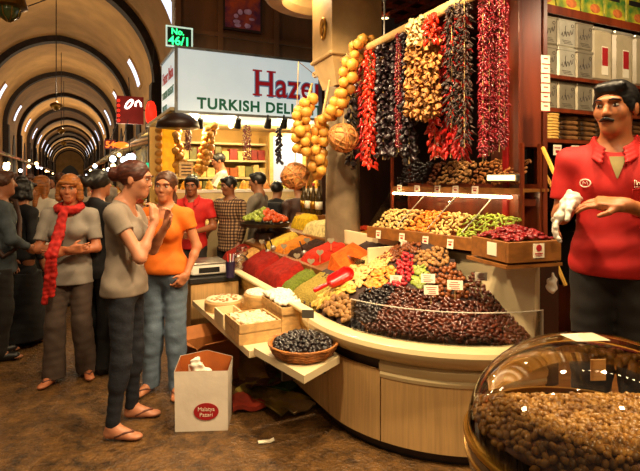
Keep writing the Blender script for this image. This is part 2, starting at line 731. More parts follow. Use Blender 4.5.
# daylight windows let into the haunches of the vault
c_, R_ = .2, HALF + .2
nwin = 0
for k in range(1, 12):
    for sg in (1, -1):
        tc = 7.23 * k + 4.2
        if sg < 0 and k < 2:
            continue
        nwin += 1
        mb = MB(HF)
        fr = MB(HF)
        A0, A1 = .22, .55
        rows, colsN = 8, 2
        for (q, r0, wd, a0, a1) in ((fr, .045, .75, A0 - .03, A1 + .03), (mb, .07, .55, A0, A1)):
            vs, fs = [], []
            for i in range(rows + 1):
                a = a0 + (a1 - a0) * i / rows
                for (rr) in (R_ - r0, R_ + .02):
                    x = (-c_ + rr * math.cos(a)) * sg
                    z = SPRING + rr * math.sin(a)
                    vs += [(AX + x, tc - wd / 2, z), (AX + x, tc + wd / 2, z)]
            for i in range(rows):
                b = i * 4
                fs += [(b, b + 1, b + 5, b + 4), (b + 2, b + 6, b + 7, b + 3), (b, b + 4, b + 6, b + 2), (b + 1, b + 3, b + 7, b + 5)]
            fs += [(0, 2, 3, 1), (rows * 4, rows * 4 + 1, rows * 4 + 3, rows * 4 + 2)]
            q.add(vs, fs)
        w = struct(mb.build('window_%d' % nwin, M['daylight']))
        fr.build('window_frame', M['vault'], w)

# end wall with its dark archway
mb = MB(HF)
mb.box((AX, 112.2, 4), (6.5, .3, 8))
struct(mb.build('wall_end', M['vault']))
mb = MB(HF)
mb.prism(pointed(3.4, 4.2), -.1, .1, frame((AX, 112.0, 0), 0, PI / 2))
struct(mb.build('door_1', M['black']))

# brown facade over the sweet stall
mb = MB(HF)
mb.box((3.14, 6.5, 5.3), (4.0, .16, 4.2))
for q in (1.18, 1.72, 2.5, 3.3, 4.1):
    mb.box((q, 6.4, 5.3), (.07, .06, 4.2))
mb.box((3.14, 6.4, 3.46), (4.0, .05, .05))
mb.box((3.14, 6.4, 4.2), (4.0, .05, .05))
struct(mb.build('wall_facade', M['brownwall']))

# near shop: rear wall, side wall, raised floor, lattice ceiling
mb = MB(HF)
mb.box((4.9, 2.6, 1.9), (.12, 8, 3.8))
struct(mb.build('wall_back', M['darkwood']))
mb = MB(HF)
mb.box((3.9, 5.75, 1.9), (2.1, .1, 3.8))
struct(mb.build('wall_divide', M['darkwood']))
mb = MB(HF)
mb.box((3.4, .675, .155), (2.9, 2.75, .31))
mb.box((3.65, 2.4, .155), (2.4, .7, .31))
struct(mb.build('floor_raised', M['wood_mid']))
mb = MB(HF)
mb.box((3.5, 2.95, 3.66), (2.7, 4.6, .06))
struct(mb.build('ceiling_shop', M['darkwood']))
mb = MB(HF)
for i in range(12):
    mb.box((2.2 + i * .24, 2.95, 3.56), (.04, 4.5, .05))
for i in range(17):
    mb.box((3.5, .75 + i * .27, 3.58), (2.6, .04, .05))
struct(mb.build('ceiling_lattice', M['mahogany']))

# marble column with its cream block capital and ring soffit
cx, cy = .21, 4.6
mb = MB()
mb.lathe((cx, cy, 0), [(.24, 0), (.24, .2), (.19, .26), (.17, .4), (.158, 1.4), (.15, 2.3), (.165, 2.36), (.165, 2.42)], 32)
struct(mb.build('column', M['marble'], smooth=True, angle=.6))
mb = MB(frame((cx + .03, cy, 0), RZ - .09))

b0, b1 = .165, .24
def sq(h, z):
    return [(-h, -h, z), (h, -h, z), (h, h, z), (-h, h, z)]
vs = sq(b0, 2.42) + sq(b1, 2.68) + sq(b1, 3.62)
fs = [(3, 2, 1, 0), (8, 9, 10, 11)] + [(r * 4 + i, r * 4 + (i + 1) % 4, r * 4 + 4 + (i + 1) % 4, r * 4 + 4 + i) for r in (0, 1) for i in range(4)]
mb.add(vs, fs)
mb.box((0, 0, 2.68), (.52, .52, .035), bevel=.01)
mm('capstone', '#b08f5c', .6, var=.12, scale=6)
cap = struct(mb.build('column_capital', M['capstone']))
rx, ry = .03, 4.62
mb = MB()
mb.lathe((rx, ry, 3.22), [(.50, 0), (.53, .02), (.53, .05), (.57, .07), (.57, .13), (.54, .3), (.34, .3), (.34, .06), (.36, .03), (.38, 0)], 56, closed=True)
struct(mb.build('ceiling_ring', M['capstone'], smooth=True, angle=.5))
mb = MB()
mb.cyl((rx, ry, 3.38), .36, .04, 40)
struct(mb.build('ceiling_disc', M['brownwall']))
# gold oval badge on the capital
Tb = frame((cx + .03, cy, 0), RZ - .09)
mb = MB(Tb)
T2 = frame((-.242, -.06, 2.93), -PI / 2, PI / 2)
ring = [(.055 * math.cos(2 * PI * i / 28), .09 * math.sin(2 * PI * i / 28), .012) for i in range(28)]
mb.M = Tb @ T2
mb.tube(ring, .012, 8, True)
mb.sphere((0, 0, .004), (.05, .085, .008), 20, 8)
mb.tube([(-.02, -.05, .016), (.02, -.01, .018), (-.02, .02, .018), (.015, .06, .016)], .008, 6)
o = mb.build('oval_badge', M['gold'], smooth=True)
tag(o, 'gold oval badge fixed to the cream column capital', 'badge')
# downlights in the ring and in the lattice ceiling
def downlight(loc, label, r=.06):
    t = thing('downlight', loc, label, 'ceiling light', 'recessed downlights')
    a = MB(); a.lathe(loc, [(r, 0), (r * 1.35, 0), (r * 1.35, .015), (r, .015)], 24, closed=True)
    a.build('trim_ring', M['white'], t, smooth=True)
    b = MB(); b.cyl((loc[0], loc[1], loc[2] + .004), r * .98, .01, 24)
    b.build('lens', M['bulb_warm'], t)
    return t
lamp('ring_downlight', (-.2, 4.62, 3.33), 7, WARM, .05)
downlight((-.2, 4.62, 3.362), 'recessed round downlight inside the cream ring soffit', .06)
q = P(385, 20, 6.0)
downlight((q.x, q.y, 3.515), 'recessed downlight in the reddish wooden lattice ceiling', .045)
# ------------------------------------------------------------------ the long counter with its round end
DC = Vector((.9, 3.68, 0))
RIMZ = .68
def rim_path(off, s_end=2.72, a_end=3.5, n=40):
    """from the right end of the drum round to the straight front and along it; (point, outward)"""
    path = []
    a0 = math.radians(-67)                      # right-hand end, just behind the end panel
    a1 = math.atan2(-PV.y, -PV.x)               # where the straight front starts
    a1 = a1 if a1 < 0 else a1 - 2 * PI
    for i in range(n + 1):
        a = a0 + (a1 - a0) * i / n
        d = Vector((math.cos(a), math.sin(a), 0))
        path.append((DC + d * (1.0 + off), d))
    for i in range(1, 13):
        path.append((cnt(s_end * i / 12, -off), -PV))
    return path

ctr = thing('market_counter', (.3, 3.9, 0), 'long beige wood market counter with a rounded end and cream moulded rim', 'counter')
mb = MB()
mb.sweep(rim_path(0)[:42], [(-.05, RIMZ - .135), (-.03, RIMZ - .12), (0, RIMZ - .10), (.022, RIMZ - .07), (.03, RIMZ - .045), (.022, RIMZ - .02), (0, RIMZ - .006), (-.03, RIMZ), (-.06, RIMZ), (-.06, RIMZ - .135)])
mb.build('rim', M['creamtrim'], ctr, smooth=True, angle=.5)
# thin cap and slatted side along the straight part
st_ = [(cnt(.215 + 2.505 * i / 12, 0), -PV) for i in range(13)]
mb = MB(); mb.sweep(st_, [(-.05, RIMZ - .012), (.02, RIMZ - .012), (.024, RIMZ + .004), (.018, RIMZ + .014), (-.05, RIMZ + .014)])
mb.build('edge_cap', M['cream'], ctr)
mm('slat', '#a5803f', .55, var=.15, scale=10, stretch=(3, .2, 3))
for k in range(3):
    mb = MB(); mb.sweep(st_, [(-.06, RIMZ - .058 - .045 * k), (-.028 - .008 * k, RIMZ - .058 - .045 * k), (-.022 - .008 * k, RIMZ - .018 - .045 * k), (-.06, RIMZ - .018 - .045 * k)])
    mb.build('slat', M['slat'], ctr)
# lower moulding, only round the drum
dp = rim_path(-.05)[:28]
mb = MB()
for a, b in ((0, 12), (12, 27)):
    seg = dp[a:b + 1]
    mb.sweep(seg, [(-.03, RIMZ - .235), (.0, RIMZ - .235), (.006, RIMZ - .215), (0, RIMZ - .20), (.012, RIMZ - .18), (.014, RIMZ - .15), (0, RIMZ - .137), (-.03, RIMZ - .137)])
mb.build('moulding', M['creamtrim'], ctr, smooth=True, angle=.5)
# the curved front is a row of upright wood panels
cut = [0, 12, 27, 40]
bp = rim_path(-.055)
for a, b in zip(cut[:-1], cut[1:]):
    seg = bp[a:b + 1]
    g = .004
    seg = [(p, d) for p, d in seg]
    p0, d0 = seg[0]; p1, d1 = seg[1]
    seg[0] = (p0 + (p1 - p0).normalized() * g, d0)
    seg[-1] = (seg[-1][0] + (seg[-2][0] - seg[-1][0]).normalized() * g, seg[-1][1])
    top = RIMZ - .235 if b <= 27 else RIMZ - .20
    mb = MB(); mb.sweep(seg, [(-.02, .07), (0, .07), (0, top), (-.02, top)])
    mb.build('front_panel', M['oakpanel'], ctr)
for k in range(4):
    mb = MB(frame(cnt(0, 0), RZ))
    mb.box((.065, .004 + .68 * k + .335, .335), (.02, .668, .53))
    mb.build('front_panel', M['oakpanel'], ctr)
core = rim_path(-.09)
mb = MB(); mb.sweep(core, [(-.02, .02), (0, .02), (0, RIMZ - .02), (-.02, RIMZ - .02)])
mb.build('backing', M['darkwood'], ctr)
mb = MB(); mb.sweep(rim_path(-.10), [(-.03, 0), (0, 0), (0, .07), (-.03, .07)])
mb.build('plinth', M['black'], ctr)
mb = MB(frame(cnt(2.72, 0), RZ))
mb.box((.55, -.01, .33), (1.0, .03, .62))
mb.build('end_board', M['oakpanel'], ctr)
# right-hand end board, taller than the rim
mb = MB(frame((1.225, 2.86, 0), RZ + .10))
mb.box((.0, .33, .83), (.055, .70, .56), bevel=.004)
o = mb.build('end_panel', M['cream'], ctr)
mb = MB(frame((1.225, 2.86, 0), RZ + .10))
mb.box((.0, .33, .28), (.05, .70, .54))
mb.build('end_board', M['oakpanel'], ctr)
# clear guard standing on the rim round the dates
gp = [(DC + Vector((math.cos(a), math.sin(a), 0)) * .955, Vector((math.cos(a), math.sin(a), 0))) for a in [math.radians(-72 + (-140 + 72) * i / 24) for i in range(25)]]
gp = [(DC + Vector((math.cos(a), math.sin(a), 0)) * .955, Vector((math.cos(a), math.sin(a), 0))) for a in [math.radians(-69 + (-138 + 69) * i / 24) for i in range(25)]]
mb = MB(); mb.sweep(gp, [(0, RIMZ), (.005, RIMZ), (.005, RIMZ + .185), (0, RIMZ + .185)])
grd = mb.build('clear_guard', M['clear'], ctr, smooth=True, angle=.5)
mm('acryledge', '#e8dfcc', .15, var=0, spec=.8)
mb = MB(); mb.sweep(gp, [(-.001, RIMZ + .183), (.006, RIMZ + .183), (.006, RIMZ + .187), (-.001, RIMZ + .187)])
e0 = gp[0][0]
mb.tube([e0 + Vector((0, 0, RIMZ)), e0 + Vector((0, 0, RIMZ + .187))], .0035, 6)
mb.build('guard_edge', M['acryledge'], grd)

# ------------------------------------------------------------------ surfaces the goods lie on
LAT0 = 1.44
def rim_in(x, y):
    """distance inside the counter's edge"""
    v = Vector((x, y, 0))
    s = (v - O).dot(HV)
    w = (v - O).dot(PV)
    if s > 0:
        return w
    return 1.0 - (v - DC).length

BUMPS = [(P(432, 262, 3.45), .10, .17), (P(448, 290, 3.2), .05, .14), (P(350, 310, 3.4), .03, .16), (P(365, 298, 3.4), .03, .15)]
def smooth01(t):
    t = max(0, min(1, t))
    return t * t * (3 - 2 * t)
def drum_z(x, y):
    d = rim_in(x, y)
    if d < .06:
        return RIMZ - .03
    z = RIMZ + .02 + .40 * min(1, (d - .06) / .66) ** .9
    z -= .05 * smooth01((x - .85) / .3)
    for c, h, r in BUMPS:
        z += h * math.exp(-((x - c.x) ** 2 + (y - c.y) ** 2) / (2 * r * r))
    return z

def hit(px, py, f=drum_z, y0=2.4, y1=6.0):
    """where the bearing through px, py meets the goods' surface"""
    Y = y0
    while Y < y1:
        q = P(px, py, Y)
        if rim_in(q.x, q.y) > 0 and q.z <= f(q.x, q.y):
            return q
        Y += .01
    return P(px, py, y1)

def inside(poly, x, y):
    c = False
    j = len(poly) - 1
    for i in range(len(poly)):
        (xi, yi), (xj, yj) = poly[i], poly[j]
        if (yi > y) != (yj > y) and x < (xj - xi) * (y - yi) / (yj - yi) + xi:
            c = not c
        j = i
    return c

# solid bed of fruit and wood under the heaps
mm('bed', '#2c140b', .7, var=.3, scale=20)
mb = MB()
step = .045
gx = [-.3 + step * i for i in range(40)]
gy = [2.6 + step * i for i in range(42)]
idx = {}
for i, x in enumerate(gx):
    for j, y in enumerate(gy):
        lat, t = Vector((x, y, 0)).dot(PV), Vector((x, y, 0)).dot(HV)
        if rim_in(x, y) > .03 and lat < 2.22 and t < 3.55 and x < 1.3:
            idx[(i, j)] = len(mb.v)
            mb.v.append((x, y, drum_z(x, y) - .012))
for (i, j) in list(idx):
    if all(k in idx for k in ((i + 1, j), (i + 1, j + 1), (i, j + 1))):
        mb.f.append((idx[(i, j)], idx[(i + 1, j)], idx[(i + 1, j + 1)], idx[(i, j + 1)])); mb.mi.append(0)
o = mb.build('fruit_bed', M['bed'], smooth=True)
tag(o, 'dark bed of packed fruit under the heaps at the round end of the counter', 'fruit bed', None, 'stuff')

# ------------------------------------------------------------------ kinds of fruit and nut: low meshes shared by every piece
def pebble(r, n=9, m=6, jit=.12, dent=0, seed=0):
    rnd = random.Random(seed)
    b = MB()
    b.sphere((0, 0, 0), r, n, m)
    out = []
    for x, y, z in b.v:
        k = 1 + rnd.uniform(-jit, jit)
        if dent:
            k *= 1 - dent * math.exp(-((x / r[0]) ** 2 + (y / r[1]) ** 2) * 3) * (1 if z > 0 else 0)
        out.append((x * k, y * k, z * k))
    b.v = out
    return b

def proto_mesh(name, b, mats):
    me = bpy.data.meshes.new(name)
    me.from_pydata(b.v, [], b.f)
    for m in (mats if isinstance(mats, list) else [mats]):
        me.materials.append(m)
    if any(b.mi):
        me.polygons.foreach_set('material_index', b.mi)
    me.polygons.foreach_set('use_smooth', [True] * len(me.polygons))
    me.update()
    return me

def scatter(name, poly, protos, spacing, label, cat, group, n_ind, size=1.0, tilt=.5, f=drum_z, lift=.0, stuff_label=None, seed=1, jz=.004, near=True, key=None):
    """fruit laid all over a patch of a heap: the first n_ind pieces are objects, the rest one 'stuff' mesh"""
    rnd = random.Random(seed)
    xs = [p[0] for p in poly]; ys = [p[1] for p in poly]
    pts = []
    row = 0
    y = min(ys)
    while y < max(ys):
        x = min(xs) + (spacing / 2 if row % 2 else 0)
        while x < max(xs):
            a = x + rnd.uniform(-.3, .3) * spacing
            b = y + rnd.uniform(-.3, .3) * spacing
            if inside(poly, a, b):
                pts.append((a, b))
            x += spacing
        y += spacing * .86
        row += 1
    pts.sort(key=key or (lambda q: q[1]))
    rest = MB()
    for i, (x, y) in enumerate(pts):
        z = f(x, y)
        if z is None:
            continue
        e = .02
        fx, fy = f(x + e, y), f(x, y + e)
        nrm = Vector((-((fx if fx else z) - z) / e, -((fy if fy else z) - z) / e, 1)).normalized()
        q = nrm.to_track_quat('Z', 'Y').to_matrix().to_4x4() @ Euler((rnd.uniform(-tilt, tilt), rnd.uniform(-tilt, tilt), rnd.uniform(0, 2 * PI))).to_matrix().to_4x4()
        sc = size * rnd.uniform(.85, 1.15)
        T = Matrix.Translation((x, y, z + lift + rnd.uniform(-jz, jz))) @ q @ Matrix.Scale(sc, 4)
        me = protos[rnd.randrange(len(protos))]
        if i < n_ind:
            o = bpy.data.objects.new(name, me)
            COL.objects.link(o)
            o.matrix_world = T
            tag(o, label, cat, group)
        else:
            rest.cur = 0
            rest.add([v.co for v in me.vertices], [tuple(p.vertices) for p in me.polygons], T)
    if rest.v:
        o = rest.build(name + '_heap', protos[0].materials[0], smooth=True)
        tag(o, stuff_label or ('the rest of the heap of ' + cat), cat + ' heap', None, 'stuff')
    return len(pts)

mm('date', '#5c2712', .28, var=.4, scale=30, objvar=.35, coat=.35)
mm('prune', '#150b0c', .35, var=.4, scale=40, objvar=.4, coat=.2)
mm('apricot', '#e08c2c', .5, var=.2, scale=20, objvar=.2, sss=.1)
mm('apricot_pale', '#deb068', .55, var=.25, scale=20, objvar=.2, sss=.1)
mm('berry', '#b01f28', .4, var=.3, scale=25, objvar=.25)
mm('kiwi', '#8f9c3a', .5, var=.2, scale=20, objvar=.2)
mm('fig', '#966a34', .6, var=.3, scale=18, objvar=.25)
mm('figpale', '#cfae4c', .6, var=.2, scale=18, objvar=.2)
mm('hazelnut', '#8a4a1c', .4, var=.3, scale=18, objvar=.3)
mm('walnut', '#a0713a', .6, var=.3, scale=30, objvar=.25)
mm('nutbrown', '#7c3d16', .4, var=.3, scale=25, objvar=.25)
mm('sultana', '#6a3512', .5, var=.3, scale=25, objvar=.3)
mm('almond', '#b06f33', .5, var=.2, scale=25, objvar=.2)
mm('pale_nut', '#e2c07c', .5, var=.15, scale=25, objvar=.15)
mm('greenbean', '#9cae3c', .5, var=.25, scale=25, objvar=.25)
mm('bluegreen', '#5f7a2c', .5, var=.25, scale=25, objvar=.25)
mm('darkred_dry', '#7a1012', .4, var=.35, scale=25, objvar=.35)

def protos(key, r, jit=.1, n=2, dent=0, nn=9, mmm=6):
    return [proto_mesh(key, pebble(r, nn, mmm, jit, dent, seed=i + 3), M[key]) for i in range(n)]

K_date = protos('date', (.020, .011, .0105), .07)
K_prune = protos('prune', (.017, .014, .011), .16)
K_apr = protos('apricot', (.021, .018, .009), .12, dent=.5)
K_aprp = protos('apricot_pale', (.022, .018, .009), .14, dent=.5)
K_berry = protos('berry', (.017, .014, .012), .14)
K_kiwi = protos('kiwi', (.022, .022, .006), .1)
K_fig = protos('fig', (.023, .021, .012), .16)
K_figp = protos('figpale', (.03, .028, .009), .12)
K_haz = protos('hazelnut', (.015, .014, .013), .06)
K_wal = protos('walnut', (.018, .015, .012), .2)

def patch(pix, f=drum_z):
    return [(hit(*q, f=f).x, hit(*q, f=f).y) for q in pix]

scatter('dried_date', patch([(372, 346), (352, 340), (374, 322), (391, 296), (400, 287), (424, 290), (440, 300), (470, 302), (500, 296), (528, 316), (532, 350), (480, 356), (430, 354), (400, 350)]), K_date, .0235,
        'glossy brown date in the big heap behind the clear guard', 'date', 'dates behind the clear guard', 300,
        stuff_label='glossy brown dates filling the back of the heap behind the clear guard', tilt=.4)
scatter('prune', patch([(350, 340), (352, 322), (356, 302), (364, 290), (386, 285), (400, 286), (391, 296), (374, 321)]), K_prune, .026,
        'wrinkled black prune in the heap beside the dates', 'prune', 'prunes beside the dates', 200, seed=2)
scatter('dried_fig', patch([(316, 326), (322, 304), (332, 296), (352, 296), (355, 303), (351, 322), (349, 339), (330, 332)]), K_fig, .030,
        'tan dried fig in the heap at the counter\'s curved corner', 'dried fig', 'tan figs at the curved corner', 130, seed=3)
scatter('dried_fig', patch([(308, 313), (314, 303), (326, 292), (340, 281), (354, 289), (352, 296), (333, 296), (322, 305), (316, 318)]), K_figp, .034,
        'pale yellow flat fig behind the tan figs', 'dried fig', 'pale figs behind the tan figs', 60, seed=4)
scatter('dried_apricot', patch([(352, 289), (338, 284), (346, 272), (354, 262), (370, 250), (386, 250), (394, 261), (380, 268), (366, 276), (362, 289)]), K_aprp, .030,
        'pale tan dried apricot in the heap behind the prunes', 'dried apricot', 'pale apricots behind the prunes', 120, seed=5)
scatter('dried_apricot', patch([(362, 289), (367, 276), (382, 268), (394, 268), (398, 274), (386, 284), (370, 290)]), K_apr, .029,
        'bright orange dried apricot between the pale apricots and the red berries', 'dried apricot', 'orange apricots by the red berries', 90, seed=6)
scatter('dried_berry', patch([(386, 285), (398, 274), (396, 264), (404, 254), (414, 256), (414, 270), (412, 282), (400, 288)]), K_berry, .026,
        'red candied berry in the heap by the orange apricots', 'candied berry', 'red berries by the orange apricots', 130, seed=7)
scatter('dried_kiwi', patch([(412, 284), (414, 268), (426, 266), (428, 280), (422, 290)]), K_kiwi, .028,
        'green dried kiwi slice beside the red berries', 'dried kiwi', 'kiwi slices beside the red berries', 60, seed=8)
scatter('walnut', patch([(414, 256), (424, 250), (437, 246), (448, 252), (450, 262), (438, 270), (426, 268), (414, 268)]), K_wal, .027,
        'tan walnut half on the tallest heap under the shelf', 'walnut', 'walnuts on the tallest heap', 110, seed=9)
scatter('hazelnut', patch([(428, 282), (428, 268), (440, 270), (452, 262), (462, 274), (470, 290), (468, 300), (440, 300), (424, 296)]), K_haz, .026,
        'shiny brown chestnut in the heap behind the dates', 'chestnut', 'chestnuts behind the dates', 170, seed=10)
scatter('dried_date', patch([(470, 300), (468, 282), (476, 266), (492, 262), (496, 280), (500, 296)]), K_date, .025,
        'dark date in the back heap against the cream end panel', 'date', 'dates against the end panel', 110, seed=11)
scatter('sun_dried_tomato', patch([(372, 258), (378, 250), (400, 244), (424, 246), (420, 252), (404, 254), (394, 262)]), protos('nutbrown', (.02, .013, .008), .2), .027,
        'reddish brown dried tomato in the row under the glass case', 'dried tomato', 'dried tomatoes under the case', 90, seed=12)
# ------------------------------------------------------------------ spice heaps on the straight part
mb = MB(frame(cnt(0, 0), RZ))
def prof_bed(mb, s0, s1):
    pts = [(.055, .60), (.055, .67), (.34, .80), (.34, .86), (.70, .98), (.70, 1.02), (1.25, 1.10), (1.25, .60)]
    n = len(pts)
    vs = [(x, s0, z) for x, z in pts] + [(x, s1, z) for x, z in pts]
    fs = [(i, (i + 1) % n, n + (i + 1) % n, n + i) for i in range(n)] + [tuple(range(n - 1, -1, -1)), tuple(range(n, 2 * n))]
    mb.add(vs, fs)
prof_bed(mb, .55, 2.7)
mb.build('stepped_bed', M['wood_mid'], ctr)
mb = MB(frame(cnt(0, 0), RZ))
pts = [(.055, .60), (.055, .67), (.34, .80), (.42, .9), (.62, .95), (.62, .60)]
n_ = len(pts)
mb.add([(x, .1, z) for x, z in pts] + [(x, .548, z) for x, z in pts], [(i, (i + 1) % n_, n_ + (i + 1) % n_, n_ + i) for i in range(n_)] + [tuple(range(n_ - 1, -1, -1)), tuple(range(n_, 2 * n_))])
mb.build('stepped_bed', M['wood_mid'], ctr)

def powder(name, col, s0, s1, w0, w1, z0, z1, label, hump=.05, cat='spice', grain=0, seed=0, front=.05):
    rnd = random.Random(seed)
    mb = MB(frame(cnt(0, 0), RZ))
    nu, nv = 26, 26
    vs = []
    for j in range(nv + 1):
        v = j / nv
        for i in range(nu + 1):
            u = i / nu
            base = z0 + (z1 - z0) * v
            e = min(1, min(u, 1 - u) / .22)
            ev = min(1, v / .18) * min(1, (1 - v) / .12)
            k = (e * (2 - e)) ** .8 * (ev * (2 - ev))
            z = base + hump * k - .01 + rnd.uniform(-1, 1) * .0045 * k + .006 * k * math.sin(9 * u + 3 * v + seed) * math.sin(7 * v + 2 * seed)
            vs.append((w0 + (w1 - w0) * v, s0 + (s1 - s0) * u, z))
    fs = []
    W = nu + 1
    for j in range(nv):
        for i in range(nu):
            a = j * W + i
            fs.append((a, a + W, a + W + 1, a + 1))
    # closed underneath
    b = len(vs)
    vs += [(w0, s0, z0 - .02), (w0, s1, z0 - .02), (w1, s1, z1 - .02), (w1, s0, z1 - .02)]
    fs += [tuple(range(0, W)) + (b + 1, b), tuple(range(nv * W + nu, nv * W - 1, -1)) + (b + 3, b + 2),
           tuple(j * W for j in range(nv, -1, -1)) + (b, b + 3), tuple(j * W + nu for j in range(nv + 1)) + (b + 2, b + 1), (b, b + 1, b + 2, b + 3)]
    mb.add(vs, fs)
    m = mat(name, col, .85, var=.22, scale=30 + 60 * grain, bump=.5 + .5 * grain, bscale=90, spec=.2)
    o = mb.build('spice_heap', m, smooth=True, angle=.9)
    tag(o, label, cat, None, 'stuff')
    return o

powder('sp1', '#8a1f12', 2.32, 2.66, .07, .33, .70, .82, 'dark red spice heap at the far end of the front row', .06)
powder('sp2', '#b08346', 2.02, 2.30, .07, .33, .70, .82, 'tan spice heap between the dark red and bright red heaps', .06)
powder('sp3', '#801206', 1.47, 2.00, .07, .33, .69, .82, 'bright red pepper heap next to the tan spice', .085, seed=3)
powder('sp4', '#881608', .93, 1.45, .07, .33, .69, .82, 'bright red pepper heap next to the green spice', .085, seed=4)
powder('sp5', '#6e7a2a', .72, .91, .07, .33, .69, .82, 'dark green herb heap beside the red pepper', .055, seed=5, grain=1)
powder('sp6', '#a08a3c', .22, .70, .07, .35, .69, .83, 'olive coloured herb heap by the red plastic scoop', .06, seed=6, grain=1)
powder('sp7', '#c8a63c', 1.85, 2.10, .36, .69, .86, .98, 'mustard yellow spice heap in the second row far end', .07, seed=7)
powder('sp8', '#c2701c', 1.50, 1.83, .36, .69, .86, .98, 'orange brown spice heap in the second row', .06, seed=8)
powder('sp9', '#3a2114', 1.20, 1.48, .36, .69, .86, .98, 'dark brown ground spice heap in the second row', .06, seed=9)
powder('sp10', '#b3260f', .82, 1.18, .36, .69, .86, .98, 'brick red spice heap beside the orange wedge', .08, seed=10)
powder('sp11', '#d4ae1e', 1.95, 2.40, .79, .985, 1.01, 1.05, 'bright yellow turmeric heap in the rear row', .16, seed=11)
powder('sp12', '#e2cf8c', 1.42, 1.93, .72, 1.0, 1.01, 1.05, 'pale cream powder heap in the rear row', .13, seed=12)
powder('sp13', '#d98a1e', .78, 1.12, .76, 1.2, 1.02, 1.07, 'amber powder heap behind the cream plank', .08, seed=13)
powder('sp14', '#c9360f', 1.14, 1.40, .72, 1.2, 1.01, 1.07, 'red orange powder heap beside the marble column', .08, seed=14)

# orange wedge of pressed spice with a cut face
mb = MB(frame(cnt(.43, .44), RZ))
top = [(-.08, .17, .88), (-.08, -.10, .86), (.17, -.12, .89), (.17, .2, .93)]
mb.add([(-.09, -.10, .84), (.18, -.13, .84), (.19, .21, .84), (-.09, .18, .84), (-.075, -.085, .90), (.15, -.10, 1.03), (.16, .19, 1.08), (-.06, .15, 1.0), (.04, .05, 1.06)],
       [(3, 2, 1, 0), (0, 1, 5, 4), (1, 2, 6, 5), (2, 3, 7, 6), (3, 0, 4, 7), (4, 5, 8), (5, 6, 8), (6, 7, 8), (7, 4, 8)])
o = mb.build('spice_block', mat('sp15', '#c4540f', .8, var=.3, scale=14, bump=.5, bscale=60, spec=.2))
tag(o, 'orange block of ground spice with a steep cut side', 'spice block')

# cream plank box with yellow pasta beside the column
t = thing('plank_box', cnt(.6, .72, 1.0), 'cream plank box holding yellow pasta in front of the marble column', 'box')
fr = frame(cnt(0, 0), RZ)
mb = MB(fr); mb.box((.735, .60, 1.02), (.022, .9, .24), bevel=.004); mb.build('rear_plank', M['cream'], t)
mb = MB(fr); mb.box((.60, .158, .97), (.29, .016, .26), bevel=.003); mb.build('side_plank', M['cream'], t)
mb = MB(fr); mb.box((.58, .36, .935), (.27, .38, .02), rx=0, bevel=.003); mb.build('tray', M['wood_light'], t)
mb = MB(fr); mb.box((.44, .30, .95), (.006, .25, .12)); mb.build('glass_front', M['clear'], t)
K_pasta = protos('figpale', (.024, .008, .007), .15)
pp = [(cnt(s, w).x, cnt(s, w).y) for s, w in ((.18, .46), (.54, .46), (.54, .71), (.18, .71))]
def pasta_z(x, y):
    w = (Vector((x, y, 0)) - O).dot(PV)
    return .955 + .26 * (w - .46)
scatter('pasta', pp, K_pasta, .03, 'yellow dried pasta piece in the cream plank box', 'pasta', 'pasta in the plank box', 100, f=pasta_z, seed=21)

mm('tagplastic', '#8c7f66', .35, var=.1)
# price cards on little sticks
def price_card(loc, rz, label, w=.06, h=.045, stick=.07, m='card', group=None, tilt=-.2, lines=True, heart=False):
    t = thing('price_card', loc, label, 'price card', group)
    Fm = frame((loc[0], loc[1], loc[2]), rz)
    s = MB(Fm); s.tube([(0, 0, -.03), (0, 0, stick)], .0025, 6); s.build('stick', M['wood_light'], t)
    c = MB(Fm)
    if heart:
        c.M = Fm @ frame((0, -.004, stick + h / 2), 0, PI / 2 + tilt)
        pts = [(w * .5 * (16 * math.sin(a) ** 3) / 16, h * .55 * (13 * math.cos(a) - 5 * math.cos(2 * a) - 2 * math.cos(3 * a) - math.cos(4 * a)) / 15) for a in [2 * PI * i / 24 for i in range(24)]]
        c.prism(pts, -.0015, .0015)
    else:
        c.box((0, -.004, stick + h / 2), (w, .003, h), rx=tilt, bevel=0)
    b = c.build('card', M[m], t)
    if lines:
        l = MB(Fm @ frame((0, -.004, stick + h / 2), 0, tilt))
        for k, q in enumerate((.28, .06, -.16, -.34)):
            l.box((random.uniform(-.08, .08) * w, -.0022, q * h), (w * random.uniform(.45, .75), .0012, h * .06))
        l.build('print', M['ink_red'], b)
    return t
for i, (px, py, Y, w, h, lab) in enumerate([
        (396, 290, 3.22, .075, .05, 'white price card on a stick at the back of the prunes'),
        (428, 290, 3.08, .085, .055, 'white price card on a stick over the kiwi slices'),
        (431, 302, 2.98, .085, .055, 'white price card on a stick low among the dates, below the other two'),
        (455, 297, 2.98, .09, .055, 'wide white price card on a stick in front of the chestnuts'),
        (481, 288, 3.0, .07, .05, 'dim price card on a stick near the cream end panel'),
        (413, 270, 3.35, .06, .045, 'small price card on a stick among the red berries')]):
    q = P(px, py, Y)
    price_card((q.x, q.y, q.z), -.25 + .1 * (i % 3), lab, w, h, .045)
for i, (px, py, Y, lab) in enumerate([
        (297, 262, 4.35, 'heart shaped card on a stick between the red heaps'),
        (284, 252, 4.75, 'heart shaped card on a stick over the orange brown spice'),
        (320, 259, 4.15, 'heart shaped card on a stick over the brick red spice'),
        (311, 268, 4.05, 'heart shaped card on a stick over the green herb'),
        (262, 247, 5.1, 'heart shaped card on a stick over the tan spice'),
        (331, 247, 4.2, 'heart shaped card on a stick beside the orange wedge'),
        (307, 246, 4.7, 'heart shaped card on a stick over the dark brown spice')]):
    q = P(px, py, Y)
    price_card((q.x, q.y, q.z), -.2, lab, .062, .05, .03, 'tagplastic', None, -.15, False, True)
